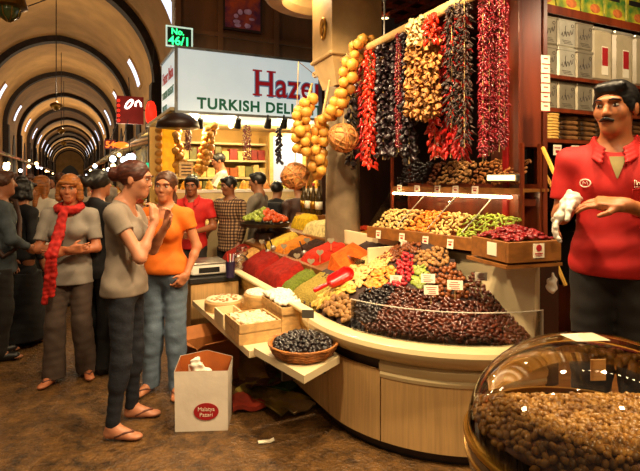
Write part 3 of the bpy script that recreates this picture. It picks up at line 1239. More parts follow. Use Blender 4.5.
# dark scoops standing in the second row
for i, (px, py, Y, lab) in enumerate([(272, 246, 4.9, 'dark metal scoop stuck in the mustard yellow spice'), (303, 251, 4.5, 'dark metal scoop stuck in the dark brown spice'), (267, 250, 4.95, 'dark metal scoop stuck beside the orange brown spice')]):
    q = P(px, py, Y)
    t = thing('scoop', q, lab, 'scoop')
    a = MB(); a.tube([q, q + Vector((-.03, -.01, .09))], .007, 8); a.build('handle', M['darkwood'], t, smooth=True)
    a = MB(); a.sphere(q + Vector((.01, 0, -.02)), (.03, .022, .03), 12, 8); a.build('bowl', M['steel'], t, smooth=True)

# red plastic scoop
q = hit(331, 287)
q = P(336, 281, 3.46)
t = thing('scoop', q, 'shiny red plastic scoop lying on the olive coloured herb', 'scoop')
mm('redplastic', '#d2120c', .25, var=.05, coat=.4)
sd = SDF((-.2, -.08, -.06), (.14, .08, .1), .004)
sd.cap((-.02, 0, .01), (.07, 0, .03), .040, .046, 0)
sd.cut((.02, 0, .052), (-.25, 0, 1))
sd.cap((-.02, 0, .022), (.072, 0, .05), .033, .039, 0, 'c')
b = sd.build('bowl', M['redplastic'], t)
b.rotation_euler = (.55, -.25, .30)
b.scale = (1.15, 1.25, 1.15)
a = SDF((-.2, -.05, -.06), (.05, .05, .06), .004)
a.cap((-.05, 0, .0), (-.155, 0, -.02), .014, .017)
hnd = a.build('handle', M['redplastic'], t)
hnd.rotation_euler = (.55, -.25, .30)

# ------------------------------------------------------------------ fold-out shelf at the foot of the counter
FZ = .515
sh = thing('fold_out_shelf', cnt(.7, -.2, FZ), 'cream fold-out shelf in two leaves along the counter front', 'shelf')
def slab(poly, z0, z1, name, par, m):
    mb = MB(frame(cnt(0, 0), RZ)); mb.prism([(w, s) for s, w in poly], z0, z1); return mb.build(name, m, par)
slab([(-.40, -.30), (-.22, .02), (.16, .06), (.16, -.40)][::-1], FZ - .045, FZ, 'leaf', sh, M['cream'])
slab([(.19, -.42), (.19, .06), (1.70, .06), (1.70, -.46)][::-1], FZ - .075, FZ - .03, 'leaf', sh, M['cream'])
mb = MB(frame(cnt(0, 0), RZ))
for s in (.3, 1.5, 0):
    mb.box((-.12, s, FZ - .13), (.30, .03, .1))
mb.build('bracket', M['darkwood'], sh)

# round basket of dark dates
bq = cnt(-.10, -.17, FZ)
t = thing('basket', bq, 'round wicker basket of dark fruit on the fold-out shelf', 'basket')
mm('wicker', '#a8682e', .55, var=.35, scale=30, bump=.4, bscale=70)
mb = MB(); mb.lathe(bq, [(.11, .0), (.17, .008), (.195, .04), (.208, .068), (.216, .075), (.216, .085), (.202, .082), (.185, .05), (.16, .025), (0, .02)], 40)
for k in range(4):
    rr = [.18, .193, .202, .211][k]; zz = [.02, .04, .055, .075][k]
    mb.tube([bq + Vector((rr * math.cos(2 * PI * i / 40), rr * math.sin(2 * PI * i / 40), zz + .006 * math.sin(20 * PI * i / 40))) for i in range(40)], .006, 6, True)
mb.build('bowl', M['wicker'], t, smooth=True)
def bask_z(x, y):
    r = math.hypot(x - bq.x, y - bq.y)
    return bq.z + .065 + .06 * max(0, 1 - (r / .195) ** 2)
circ = lambda c, r, n=24: [(c.x + r * math.cos(2 * PI * i / n), c.y + r * math.sin(2 * PI * i / n)) for i in range(n)]
scatter('dried_fruit', circ(bq, .188), protos('prune', (.017, .015, .013), .15), .024, 'black dried fruit heaped in the wicker basket', 'dried fruit', 'black fruit in the wicker basket', 200, f=bask_z, seed=31, jz=.008)
mm('slate', '#4a4338', .5, var=.1)
price_card((bq.x + .03, bq.y + .02, bq.z + .11), -.15, 'dark grey slate card on a stick over the wicker basket', .075, .05, .11, 'slate', None, -.1, False)

# boxes of sweets on the shelf
def sweet_box(s, w, z, L, W, H, label, rz=0, lidm='wood_light', rows=3):
    q = cnt(s, w, z)
    t = thing('sweet_box', q, label, 'box')
    F = frame(q, RZ + rz)
    a = MB(F); a.box((0, 0, .004), (W, L, .008)); a.build('tray_floor', M[lidm], t)
    a = MB(F)
    a.box((-W / 2 + .006, 0, H / 2), (.012, L, H)); a.box((W / 2 - .006, 0, H / 2), (.012, L, H))
    a.box((0, -L / 2 + .006, H / 2), (W - .024, .012, H)); a.box((0, L / 2 - .006, H / 2), (W - .024, .012, H))
    a.build('side_panel', M[lidm], t)
    return t, F
mm('delight', '#e8d4ae', .7, var=.12, scale=30, objvar=.1)
mm('delight_white', '#efe6d2', .8, var=.06, scale=30, objvar=.06)
def cube_mesh(key, s, jit=.12):
    out = []
    for i in range(2):
        b = MB(); b.box((0, 0, 0), s, bevel=min(s) * .18)
        r = random.Random(i)
        b.v = [(x * (1 + r.uniform(-jit, jit)), y * (1 + r.uniform(-jit, jit)), z * (1 + r.uniform(-jit, jit))) for x, y, z in b.v]
        out.append(proto_mesh(key, b, M[key]))
    return out
K_del = cube_mesh('delight', (.03, .03, .02))
K_delw = cube_mesh('delight_white', (.034, .034, .022))
def box_poly(s, w, L, W):
    return [(cnt(s + a * L / 2, w + b * W / 2).x, cnt(s + a * L / 2, w + b * W / 2).y) for a, b in ((-1, -1), (1, -1), (1, 1), (-1, 1))]
B0 = FZ - .03
sweet_box(.48, -.30, B0, .34, .30, .075, 'low pale wooden box of sweet squares next to the wicker basket')
sweet_box(.48, -.30, B0 + .077, .34, .30, .06, 'pale wooden box stacked on the low box beside the basket', .02)
scatter('sweet_square', box_poly(.48, -.30, .28, .24), K_del, .033, 'tan sweet square in the pale box beside the basket', 'sweet', 'sweets in the stacked box beside the basket', 70, f=lambda x, y: B0 + .077 + .05, tilt=.08, seed=41)
sweet_box(.62, .0, B0 + .0, .40, .20, .13, 'deep pale wooden box against the counter under powdered sweets')
sweet_box(.62, .0, B0 + .132, .42, .21, .055, 'pale wooden box heaped with white powdered sweets, topmost of its pile')
scatter('powdered_sweet', box_poly(.66, .0, .40, .19), K_delw, .032, 'white powdered sweet heaped in the topmost pale box', 'sweet', 'white powdered sweets in the topmost box', 90, f=lambda x, y: B0 + .20 + .05 * math.exp(-(((x - cnt(.7, 0).x) ** 2 + (y - cnt(.7, 0).y) ** 2) / .012)), tilt=.6, seed=42)
sweet_box(.86, -.36, B0, .26, .16, .10, 'white topped narrow wooden box at the shelf edge', 0, 'cream')
def round_pack(s, w, z, r, h, label, topm):
    q = cnt(s, w, z)
    t = thing('round_sweet_pack', q, label, 'sweet pack')
    a = MB(); a.lathe(q, [(r * .96, 0), (r, .012), (r, h - .012), (r * .95, h)], 32); a.build('wrapper', M['wood_light'], t, smooth=True, angle=.6)
    a = MB(); a.lathe(q + Vector((0, 0, h)), [(r * .93, .0), (r * .9, .010), (r * .5, .016), (0, .017)], 32); a.build('filling', M[topm], t, smooth=True)
    b = MB()
    rnd = random.Random(int(s * 100))
    for k in range(36):
        a_, d_ = rnd.uniform(0, 2 * PI), r * .85 * math.sqrt(rnd.random())
        b.sphere(q + Vector((d_ * math.cos(a_), d_ * math.sin(a_), h + .014)), (.014, .012, .007), 8, 5)
    b.build('nut_topping', M['walnut' if topm != 'delight_white' else 'delight_white'], t, smooth=True)
round_pack(1.28, -.28, B0, .165, .085, 'round biscuit pack with a nutty top at the far end of the shelf', 'delight')
round_pack(1.0, -.02, B0 + .075, .17, .10, 'round sweet pack with a white sugared top beside the powdered sweets', 'delight_white')
sweet_box(1.0, -.02, B0, .34, .30, .073, 'pale wooden box under the sugared round pack')

# checkout stand at the far end with a weighing scale, cup of pens and bag
q = cnt(1.86, -.22, 0)
t = thing('checkout_stand', q, 'beige checkout stand with a dark top at the far end of the counter', 'stand')
F = frame(q, RZ)
a = MB(F); a.box((0, .25, .30), (.46, .60, .60)); a.build('body', M['oakpanel'], t)
a = MB(F); a.box((0, .25, .635), (.50, .64, .05), bevel=.005); a.build('top', M['black'], t)
q2 = cnt(2.0, -.26, .661)
t = thing('weighing_scale', q2, 'white and grey weighing scale on the checkout stand', 'scale')
F = frame(q2, RZ)
a = MB(F); a.box((0, .05, .06), (.34, .34, .10), bevel=.012); a.build('body', M['white'], t)
a = MB(F); a.box((0, .05, .118), (.36, .36, .012), bevel=.004); a.build('pan', M['steel'], t)
a = MB(F); a.box((0, -.121, .055), (.2, .004, .05)); a.build('display', M['black'], t)
q3 = cnt(1.72, -.10, .661)
t = thing('pen_cup', q3, 'dark purple cup holding pens on the checkout stand', 'cup')
a = MB(); a.lathe(q3, [(.04, 0), (.045, .15), (.042, .15), (.037, .01), (0, .01)], 24); a.build('cup', mat('purple', '#241a3c', .4), t, smooth=True, angle=.6)
for k, c in enumerate(('#c8281e', '#e8e0d0', '#b8b0c8')):
    a = MB(); a.tube([q3 + Vector((.01 * (k - 1), 0, .02)), q3 + Vector((.03 * (k - 1), .01, .22))], .006, 6); a.build('pen', mat('pen%d' % k, c, .4), t)
q4 = cnt(1.80, .02, .66)
sd = SDF((-.12, -.12, 0), (.12, .12, .26), .01)
sd.ell((0, 0, .09), (.085, .08, .10), None, 0); sd.cap((0, 0, .16), (.02, 0, .22), .03, .05, .05); sd.wrinkle(.012, 38, 2)
o = sd.build('plastic_bag', glass_mat('bagplastic', (.82, .8, .78), .18, .25), None)
o.location = q4 + Vector((-.02, .12, 0))
tag(o, 'clear crumpled plastic bag beside the pen cup', 'bag')
# ------------------------------------------------------------------ two-tier glass case over the fruit
CA, CB = Vector((.36, 3.88, 0)), Vector((1.05, 2.95, 0))
CE = (CB - CA).normalized()
CN = Vector((-CE.y, CE.x, 0))                    # into the shop
CLEN = (CB - CA).length
CRZ = math.atan2(CE.y, CE.x)
def cs(a, d, z=0):                               # along the case, into the shop, up
    v = CA + CE * a + CN * d
    return Vector((v.x, v.y, z))
CF = frame((CA.x, CA.y, 0), CRZ)                 # x along, y into the shop
case = thing('display_case', cs(CLEN / 2, .2, .9), 'two tier wooden display case with glass over trays of nuts and dried fruit', 'display case')
mb = MB(CF)
mb.box((CLEN / 2, .26, 1.155), (CLEN, .46, .03))
mb.box((CLEN / 2, .012, 1.185), (CLEN, .02, .085), bevel=.004)
mb.build('lower_board', M['wood_mid'], case)
mb = MB(CF); mb.box((CLEN / 2, .30, .58), (CLEN, .34, 1.12)); mb.build('cabinet', M['darkwood'], case)
mb = MB(CF)
mb.box((CLEN / 2, .42, 1.52), (CLEN, .30, .02))
mb.box((CLEN / 2, .27, 1.515), (CLEN, .015, .04))
mb.build('upper_board', M['wood_mid'], case)
for a in (.01, CLEN - .01):
    for d in (.27, .47):
        mb = MB(CF); mb.box((a, d, 1.5), (.02, .02, .64)); mb.build('post', M['mahogany'], case)
mb = MB(CF)
vs = [(0, .02, 1.23), (CLEN, .02, 1.23), (CLEN, .26, 1.49), (0, .26, 1.49), (0, .022, 1.233), (CLEN, .022, 1.233), (CLEN, .262, 1.493), (0, .262, 1.493)]
mb.add(vs, [(0, 1, 2, 3), (7, 6, 5, 4), (0, 4, 5, 1), (1, 5, 6, 2), (2, 6, 7, 3), (3, 7, 4, 0)])
mb.build('glass_front', M['clearcase'], case)
for a in (.002, CLEN - .002):
    mb = MB(CF); mb.add([(a, .02, 1.2), (a, .45, 1.2), (a, .45, 1.5), (a, .26, 1.49), (a, .02, 1.23)], [(0, 1, 2, 3, 4)])
    mb.build('glass_side', M['clearcase'], case)
mm('tube', '#fff6e0', .3, var=0, emit='#ffe2a8', estr=22)
mb = MB(CF); mb.tube([(.03, .262, 1.478), (CLEN - .08, .262, 1.478)], .009, 8)
mb.build('light_tube', M['tube'], case)
for k in range(1, 4):
    mb = MB(CF)
    mb.tube([(CLEN * k / 4, .04, 1.25), (CLEN * k / 4 + .08, .25, 1.47)], .004, 6)
    mb.build('stay', M['steel'], case)
mb = MB(CF); mb.box((CLEN / 2, .475, 1.36), (CLEN, .012, .4)); mb.build('rear_board', M['mahogany'], case)

def tray_z(d0, d1, z0, z1):
    def f(x, y):
        d = (Vector((x, y, 0)) - CA).dot(CN)
        return z0 + (z1 - z0) * smooth01((d - d0) / (d1 - d0))
    return f
def tray_poly(a0, a1, d0, d1):
    return [(cs(a, d).x, cs(a, d).y) for a, d in ((a0, d0), (a1, d0), (a1, d1), (a0, d1))]
lowf = tray_z(.0, .26, 1.215, 1.345)
L = CLEN
lower = [('pale_nut', (.013, .011, .008), 0.0, .30, 'pale nut', 'cream coloured nut in the lower tray at the column end of the case', 'nuts at the column end of the lower tray'),
         ('apricot', (.016, .013, .008), .30, .50, 'dried fruit', 'orange dried fruit in the lower tray beside the pale nuts', 'orange fruit in the lower tray'),
         ('pale_nut', (.015, .010, .008), .50, .68, 'blanched nut', 'blanched nut in the lower tray between the orange fruit and the green pods', 'blanched nuts in the lower tray middle'),
         ('greenbean', (.026, .008, .007), .68, 1.0, 'green pod', 'green pod in the lower tray by the red post', 'green pods in the lower tray')]
for i, (k, r, a0, a1, cat, lab, grp) in enumerate(lower):
    scatter(cat.replace(' ', '_'), tray_poly(a0 * L + .015, a1 * L - .012, .032, .30), protos(k, r, .15), .026 if k != 'greenbean' else .03, lab, cat, grp, 150, f=lowf, seed=50 + i, jz=.01, tilt=.7)
upf = tray_z(.26, .46, 1.55, 1.72)
upper = [('prune', (.014, .012, .010), 0, .27, 'raisin', 'black raisin on the upper shelf at the column end', 'black raisins on the upper shelf'),
         ('nutbrown', (.014, .011, .009), .27, .36, 'brown nut', 'reddish brown nut on the upper shelf beside the raisins', 'brown nuts beside the raisins'),
         ('walnut', (.016, .013, .010), .36, .62, 'walnut', 'tan walnut on the upper shelf in the middle of the case', 'walnuts on the upper shelf'),
         ('almond', (.017, .010, .008), .62, .97, 'almond', 'orange brown almond on the upper shelf by the red post', 'almonds on the upper shelf')]
for i, (k, r, a0, a1, cat, lab, grp) in enumerate(upper):
    scatter(cat.replace(' ', '_'), tray_poly(a0 * L + .015, a1 * L - .012, .292, .45), protos(k, r, .15), .026, lab, cat, grp, 110, f=upf, seed=60 + i, jz=.008, tilt=.7)
# little price squares hanging from the boards
def tag_card(a, d, z, label, w=.05, h=.05, group=None):
    q = cs(a, d, z)
    t = thing('price_tag', q, label, 'price tag', group)
    mb = MB(frame(q, CRZ)); mb.box((0, 0, 0), (w, .003, h), rx=-.08); c = mb.build('card', M['card'], t)
    mb = MB(frame(q, CRZ))
    mb.box((0, -.002, h * .22), (w * .7, .0015, h * .1)); mb.box((0, -.002, -h * .08), (w * .5, .0015, h * .22))
    mb.build('print', M['ink_red'], c)
nm = ['at the column end', 'second from the column', 'under the brown nuts', 'under the walnuts', 'under the almonds']
for i, a in enumerate((.09, .25, .42, .56, .70)):
    tag_card(a * L, .255, 1.52, 'white price tag hung from the upper board ' + nm[i])
nm = ['at the column end', 'under the orange fruit', 'under the blanched nuts', 'under the green pods', 'by the wooden crate']
for i, a in enumerate((.12, .33, .52, .70, .90)):
    tag_card(a * L, -.004, 1.175, 'white price tag fixed to the lower board ' + nm[i], .05, .06)
for i, (px, py) in enumerate(((404, 246), (414, 243), (426, 247))):
    q = P(px, py, 3.55)
    price_card((q.x, q.y, q.z - .02), -.5, ['first', 'second', 'third'][i] + ' white card from the column over the dried tomatoes', .045, .05, .01, 'card', None, 0)
# bright lamp trough in the upper tier
q = cs(.86 * L, .33, 1.58)
t = thing('lamp_trough', q, 'lit lamp trough standing on the upper shelf beside the almonds', 'lamp')
mb = MB(frame(q, CRZ)); mb.box((0, -.02, .02), (.22, .07, .05), bevel=.008); mb.build('housing', M['steel'], t)
mb = MB(frame(q, CRZ)); mb.box((0, -.058, .022), (.2, .008, .035)); mb.build('diffuser', mat('diff', '#ffe9b0', .4, var=0, emit='#ffd98a', estr=2.2), t)

# wooden crate of red dried fruit on a ledge at the case's near end
q = Vector((1.09, 2.80, 1.155))
CR = frame(q, .30)
t = thing('ledge_board', q - Vector((0, 0, .03)), 'thin pinkish board jutting out under the wooden crate', 'board')
mb = MB(CR); mb.box((.0, .02, -.02), (.36, .36, .018)); mb.build('board', M['wood_mid'], t)
t = thing('crate', q, 'dark wooden crate of red dried fruit at the near end of the case', 'crate')
for (c, s) in (((0, -.155, .055), (.34, .018, .11)), ((0, .155, .055), (.34, .018, .11)), ((-.161, 0, .055), (.018, .29, .11)), ((.161, 0, .055), (.018, .29, .11))):
    mb = MB(CR); mb.box(c, s, bevel=.003); mb.build('side_panel', M['wood_mid'], t)
mb = MB(CR); mb.box((0, 0, .004), (.31, .29, .01)); mb.build('bottom', M['wood_mid'], t)
mb = MB(CR); mb.box((.02, -.166, .06), (.07, .003, .075)); c = mb.build('label_or_reflection', M['card'], t)
mb = MB(CR); mb.cyl((.02, -.168, .075), .018, .002, 18, M=Matrix.Rotation(PI / 2, 4, 'X')); mb.box((.02, -.168, .045), (.05, .002, .006)); mb.box((.02, -.168, .034), (.04, .002, .004)); mb.build('print', M['ink_red'], c)
mb = MB(CR); mb.box((-.172, -.03, .06), (.003, .08, .07)); c = mb.build('label_or_reflection', M['card'], t)
cp = [tuple((CR @ Vector(v))[:2]) for v in ((-.15, -.145, 0), (.15, -.145, 0), (.15, .145, 0), (-.15, .145, 0))]
def crate_z(x, y):
    d = ((x - q.x) ** 2 + (y - q.y) ** 2) / .022
    return q.z + .10 + .07 * math.exp(-d)
scatter('red_dried_fruit', cp, protos('darkred_dry', (.02, .012, .009), .2), .024, 'dark red dried fruit heaped in the wooden crate', 'dried fruit', 'red fruit in the crate', 160, f=crate_z, seed=71, jz=.008, tilt=.6)

# red post and mahogany pillar
mb = MB(frame((1.253, 3.35, 0), RZ)); mb.box((0, 0, 1.65), (.045, .045, 3.3), bevel=.004); struct(mb.build('trim_red', M['red_lacquer']))
mb = MB(frame((1.297, 3.34, 0), RZ)); mb.box((0, 0, 1.65), (.04, .05, 3.3), bevel=.004); struct(mb.build('trim_dark', M['black']))
pl = MB(frame((1.362, 3.32, 0), RZ - .25) @ Matrix.Diagonal((1.12, 1, 1, 1)))
for (c, s) in (((-.075, 0, 1.65), (.03, .16, 3.3)), ((.085, 0, 1.65), (.03, .16, 3.3)), ((0, 0, 2.55), (.13, .14, 1.5)), ((0, 0, .58), (.13, .14, 1.16)), ((0, .05, 1.48), (.13, .03, .66)), ((0, 0, 1.44), (.13, .14, .05))):
    pl.box(c, s, bevel=.004)
o = struct(pl.build('pillar', M['mahogany']))
mb = MB(frame((1.362, 3.32, 0), RZ - .25) @ Matrix.Diagonal((1.12, 1, 1, 1))); mb.box((0, .015, 1.63), (.128, .01, .33)); mb.box((0, .015, 1.29), (.128, .01, .24)); mb.build('panes', M['darkglass'], o)

# ------------------------------------------------------------------ rail and hanging strings
RA, RB = Vector((1.0, 2.42, 2.62)), Vector((-.05, 4.95, 2.62))
RD = (RB - RA).normalized()
t = thing('hanging_rail', (RA + RB) / 2, 'long round wooden rail that carries the dried strings', 'rail')
mb = MB(); mb.tube([RA, RB], .032, 14); mb.build('pole', M['wood_light'], t, smooth=True)
mb = MB()
for k in (.15, .5, .85):
    p = RA + (RB - RA) * k
    mb.tube([p, Vector((p.x, p.y, 3.33))], .008, 6)
mb.build('hanger', M['steel'], t)

def rail_at(px):
    a = (px - 320) / 500
    k = (RA.x - a * RA.y) / (a * (RB.y - RA.y) - (RB.x - RA.x))
    k = max(.02, min(1.0, k))
    return RA + (RB - RA) * k

def pepper(key, L, r, seed):
    rnd = random.Random(seed)
    b = MB()
    bend = rnd.uniform(-.5, .5)
    pts = [(L * .25 * bend * math.sin(i / 6 * PI), 0, -L * i / 6) for i in range(7)]
    b.tube(pts, [r * .55, r * 1.05, r, r * .9, r * .7, r * .45, r * .12], 7)
    b.v = [(x * (1 + rnd.uniform(-.14, .14)), y * (1 + rnd.uniform(-.14, .14)), z) for x, y, z in b.v]
    return proto_mesh(key, b, M[key])
def shell(key, L, r, seed):
    """hollow dried aubergine or pepper cup"""
    rnd = random.Random(seed)
    b = MB()
    n = 9
    prof = [(.15, 0), (.8, -.12), (1, -.45), (.92, -.8), (1.05, -1.0), (.88, -.97), (.78, -.6), (.3, -.25)]
    b.lathe((0, 0, 0), [(r * a, L * z) for a, z in prof], n)
    ph = rnd.uniform(0, 6)
    b.v = [(x * (1 + .22 * math.sin(3 * math.atan2(y, x) + ph) + rnd.uniform(-.1, .1)), y * (.75 + rnd.uniform(-.1, .1)), z + rnd.uniform(-.004, .004)) for x, y, z in b.v]
    return proto_mesh(key, b, M[key])
mm('aubergine', '#1d0d12', .42, var=.5, scale=25, objvar=.5, coat=.15)
mm('redpepper', '#b01410', .33, var=.35, scale=20, objvar=.4, coat=.3)
mm('scarlet', '#cf2a12', .35, var=.3, scale=20, objvar=.35, coat=.3)
mm('straw', '#a06a30', .55, var=.3, scale=20, objvar=.35)
mm('twig', '#2a150b', .6, var=.5, scale=20, objvar=.6)
mm('crimson', '#74101a', .35, var=.35, scale=20, objvar=.45, coat=.3)
mm('creamdry', '#dfc48a', .55, var=.2, scale=20, objvar=.2)
mm('tagplastic', '#8c7f66', .35, var=.1)
mm('twine', '#b99a62', .8, var=.2)
KS = {'aubergine': [shell('aubergine', .055, .024, i) for i in range(3)],
      'redpepper': [pepper('redpepper', .075, .013, i) for i in range(3)],
      'scarlet': [pepper('scarlet', .06, .017, i) for i in range(3)],
      'straw': [pepper('straw', .05, .011, 1), shell('straw', .05, .021, 4), shell('straw', .046, .023, 5)],
      'twig': [pepper('twig', .05, .007, i) for i in range(2)] + [shell('twig', .035, .012, 5)],
      'crimson': [pepper('crimson', .034, .0105, i) for i in range(3)],
      'creamdry': [shell('creamdry', .045, .018, i) for i in range(3)]}
PN = {'aubergine': 'aubergine_shell', 'redpepper': 'dried_pepper', 'scarlet': 'dried_pepper', 'straw': 'straw_pod', 'twig': 'dried_pod', 'crimson': 'small_pepper', 'creamdry': 'cream_shell'}
def garland(name, top, zbot, kind, width, count, label, group=None, seed=0):
    count = min(98, int(count * 1.75))
    rnd = random.Random(seed)
    t = thing(name, (top.x, top.y, zbot), label, 'hanging string', group)
    L = top.z - zbot
    mb = MB(); mb.tube([top, top - Vector((0, 0, L))], .003, 5); mb.build('twine', M['twine'], t)
    for i in range(count):
        z = L * (1 - (i + .5) / count) * .97 + .03
        a = i * 2.4 + rnd.uniform(-.4, .4)
        r = width * rnd.uniform(.35, 1.0)
        off = Vector((math.cos(a) * r, math.sin(a) * r, z))
        o = bpy.data.objects.new(PN[kind], rnd.choice(KS[kind]))
        COL.objects.link(o)
        o.parent = t
        o.location = off
        out = rnd.uniform(.3, 1.1)
        o.rotation_euler = Euler((rnd.uniform(-.3, .3), -out, 0)).to_matrix().to_euler()
        o.rotation_euler = (Matrix.Rotation(a, 3, 'Z') @ Matrix.Rotation(-out, 3, 'Y') @ Matrix.Rotation(rnd.uniform(0, 6), 3, 'Z')).to_euler()
        o.scale = (rnd.uniform(.62, .98) * (.72 if kind == 'crimson' else 1),) * 3
    n2 = int(count * {'crimson': 3.2, 'twig': 1.4}.get(kind, .45))
    if count >= 60:
        rest = MB()
        for i in range(n2):
            a = rnd.uniform(0, 2 * PI)
            r = width * rnd.uniform(.2, .8)
            out = rnd.uniform(.3, 1.1)
            T = Matrix.Translation((math.cos(a) * r, math.sin(a) * r, L * (1 - (i + .5) / n2) * .97 + .03)) @ (Matrix.Rotation(a, 4, 'Z') @ Matrix.Rotation(-out, 4, 'Y') @ Matrix.Rotation(rnd.uniform(0, 6), 4, 'Z')) @ Matrix.Scale(rnd.uniform(.6, .9) * (.72 if kind == 'crimson' else 1), 4)
            me = rnd.choice(KS[kind])
            rest.add([v.co for v in me.vertices], [tuple(p.vertices) for p in me.polygons], T)
        rest.v = [tuple(Vector(v) + wloc(t)) for v in rest.v]
        o = rest.build('inner_' + PN[kind], M[kind], t, smooth=True)
        o['kind'] = 'stuff'
    return t
# (px, bottom py, kind, half-width, pieces, label, side step from the rail)
ST = [(351, 168, 'aubergine', .028, 34, 'short dark aubergine string next to the yellow garlic', 0),
      (360, 163, 'redpepper', .026, 44, 'dark red pepper string between the first aubergine string and the scarlet one', .03),
      (370, 170, 'scarlet', .036, 56, 'bright scarlet pepper string, the brightest of the row', 0),
      (383, 160, 'aubergine', .036, 46, 'thick dark aubergine string beside the scarlet peppers', 0),
      (392, 157, 'aubergine', .032, 44, 'dark aubergine string between another aubergine string and the thin red one', .04),
      (401, 152, 'crimson', .020, 60, 'thin red pepper string between two dark aubergine strings', -.02),
      (409, 164, 'aubergine', .034, 46, 'dark aubergine string beside the straw coloured pods', 0),
      (420, 160, 'scarlet', .034, 52, 'red pepper string showing under the first straw coloured pods', .12),
      (433, 158, 'redpepper', .034, 56, 'red pepper string behind the wide straw coloured pods', .14),
      (446, 162, 'redpepper', .034, 56, 'red pepper string between the straw pods and the brown pods', .12),
      (457, 128, 'twig', .036, 56, 'brown dried pod string beside the straw coloured pods', -.04),
      (467, 148, 'twig', .038, 64, 'long brown dried pod string next to the crimson strings', -.02),
      (476, 162, 'crimson', .024, 64, 'crimson small pepper string touching the brown pods', .05)]
for i, (px, pb, kind, wd, n, lab, sd) in enumerate(ST):
    p = rail_at(px) + PV * sd
    zb = EYE + (178 - pb) * p.y / 500
    garland('hanging_string', Vector((p.x, p.y, 2.60)), zb, kind, wd, n, lab, None, i)
for i, (px, pb, lab) in enumerate(((417, 118, 'straw coloured pod string beside the dark aubergines'), (427, 122, 'straw coloured pod string in the middle of three'), (437, 118, 'straw coloured pod string beside the brown pods'))):
    p = rail_at(px) - PV * .04
    garland('hanging_string', Vector((p.x, p.y, 2.46)), EYE + (178 - pb) * p.y / 500, 'straw', .036, 60, lab, None, 30 + i)
p = rail_at(422) - PV * .05
garland('hanging_string', Vector((p.x, p.y, 2.62)), 2.44, 'creamdry', .05, 22, 'cream shell bunch tied under the rail over the straw pods', None, 41)
p = rail_at(441) - PV * .07
garland('hanging_string', Vector((p.x, p.y, 2.58)), 2.40, 'scarlet', .028, 14, 'short red pepper bunch tied over the straw pods', None, 42)
CRS = ['beside the brown pods', 'second from the brown pods', 'in the middle of five', 'second from the red post', 'against the red post']
for i, px in enumerate((483, 488, 493, 498, 504)):
    Y = 2.86
    q = P(px, 0, Y)
    pb = 158 - 2 * i
    garland('hanging_string', Vector((q.x, q.y - .02 * (i % 2), 2.72)), EYE + (178 - pb) * Y / 500, 'crimson', .022, 84, 'crimson small pepper string ' + CRS[i], None, 50 + i)
t = thing('hook_rail', P(494, -8, 2.86), 'thin steel hook rail that holds the crimson strings', 'rail')
mb = MB(); mb.tube([P(478, -17, 2.86), P(512, -17, 2.86)], .008, 8); mb.build('bar', M['steel'], t)
mb = MB(); mb.tube([P(495, -17, 2.86), P(495, -17, 2.86) + Vector((0, 0, .62))], .006, 6); mb.build('hanger', M['steel'], t)

# garlic braids and woven gourds by the column
mm('garlic', '#bd8430', .5, var=.2, scale=14, objvar=.18, sss=.1)
def bulb(seed):
    b = MB()
    r = random.Random(seed)
    b.lathe((0, 0, 0), [(0, -.036), (.02, -.034), (.036, -.018), (.040, 0), (.034, .018), (.018, .034), (.009, .05), (.006, .07)], 12)
    b.v = [(x * (1 + .09 * math.sin(5 * math.atan2(y, x)) + r.uniform(-.04, .04)), y * (1 + .09 * math.sin(5 * math.atan2(y, x))), z) for x, y, z in b.v]
    return proto_mesh('garlic', b, M['garlic'])
KG = [bulb(i) for i in range(3)]
def braid(pts, n, label, wd=.04, seed=0, sc=1.0, skip=.1):
    rnd = random.Random(seed)
    pts = [Vector(p) for p in pts]
    base = min(pts, key=lambda p: p.z)
    t = thing('garlic_braid', base, label, 'garlic braid')
    mb = MB(); mb.tube(pts, .012, 7); mb.build('stalk', M['twine'], t, smooth=True)
    seg = len(pts) - 1
    for i in range(n):
        u = skip + (i + .5) / n * (seg - skip)
        k = min(int(u), seg - 1)
        p = pts[k].lerp(pts[k + 1], u - k)
        a = i * 2.3 + rnd.uniform(-.3, .3)
        off = Vector((math.cos(a) * wd, math.sin(a) * wd, rnd.uniform(-.01, .01)))
        o = bpy.data.objects.new('garlic_bulb', KG[i % 3])
        COL.objects.link(o)
        o.parent = t
        o.location = p + off - base
        o.rotation_euler = (-off).to_track_quat('Z', 'Y').to_euler()
        s = sc * rnd.uniform(.95, 1.3)
        o.scale = (s, s, s)
    return t
Yg = 4.1
braid([P(312, 84, 4.75), P(308, 99, Yg), P(302, 115, Yg), P(301, 132, Yg), P(301, 154, Yg)], 20, 'yellow garlic braid hanging in front of the sweets sign', .045, 1, 1.0, 1.0)
braid([P(330, 80, 4.3), P(322, 118, 4.15), P(319, 145, 4.15), P(318, 176, 4.15)], 18, 'yellow garlic braid beside the marble column, lower than the other', .042, 2, 1.0, .95)
braid([P(364, 48, 4.05), P(352, 62, 3.95), P(347, 80, 3.95), P(342, 98, 3.98), P(334, 112, 4.0), P(326, 120, 4.05)], 24, 'long yellow garlic braid slanting from the rail across the column', .04, 3)
braid([P(369, 38, 3.95), P(360, 42, 3.92), P(352, 48, 3.92)], 7, 'short bunch of yellow garlic on top of the rail end', .035, 4, .9)
mm('gourd', '#8a5626', .6, var=.5, scale=12, bump=.5, bscale=35, col2='#b98a44')
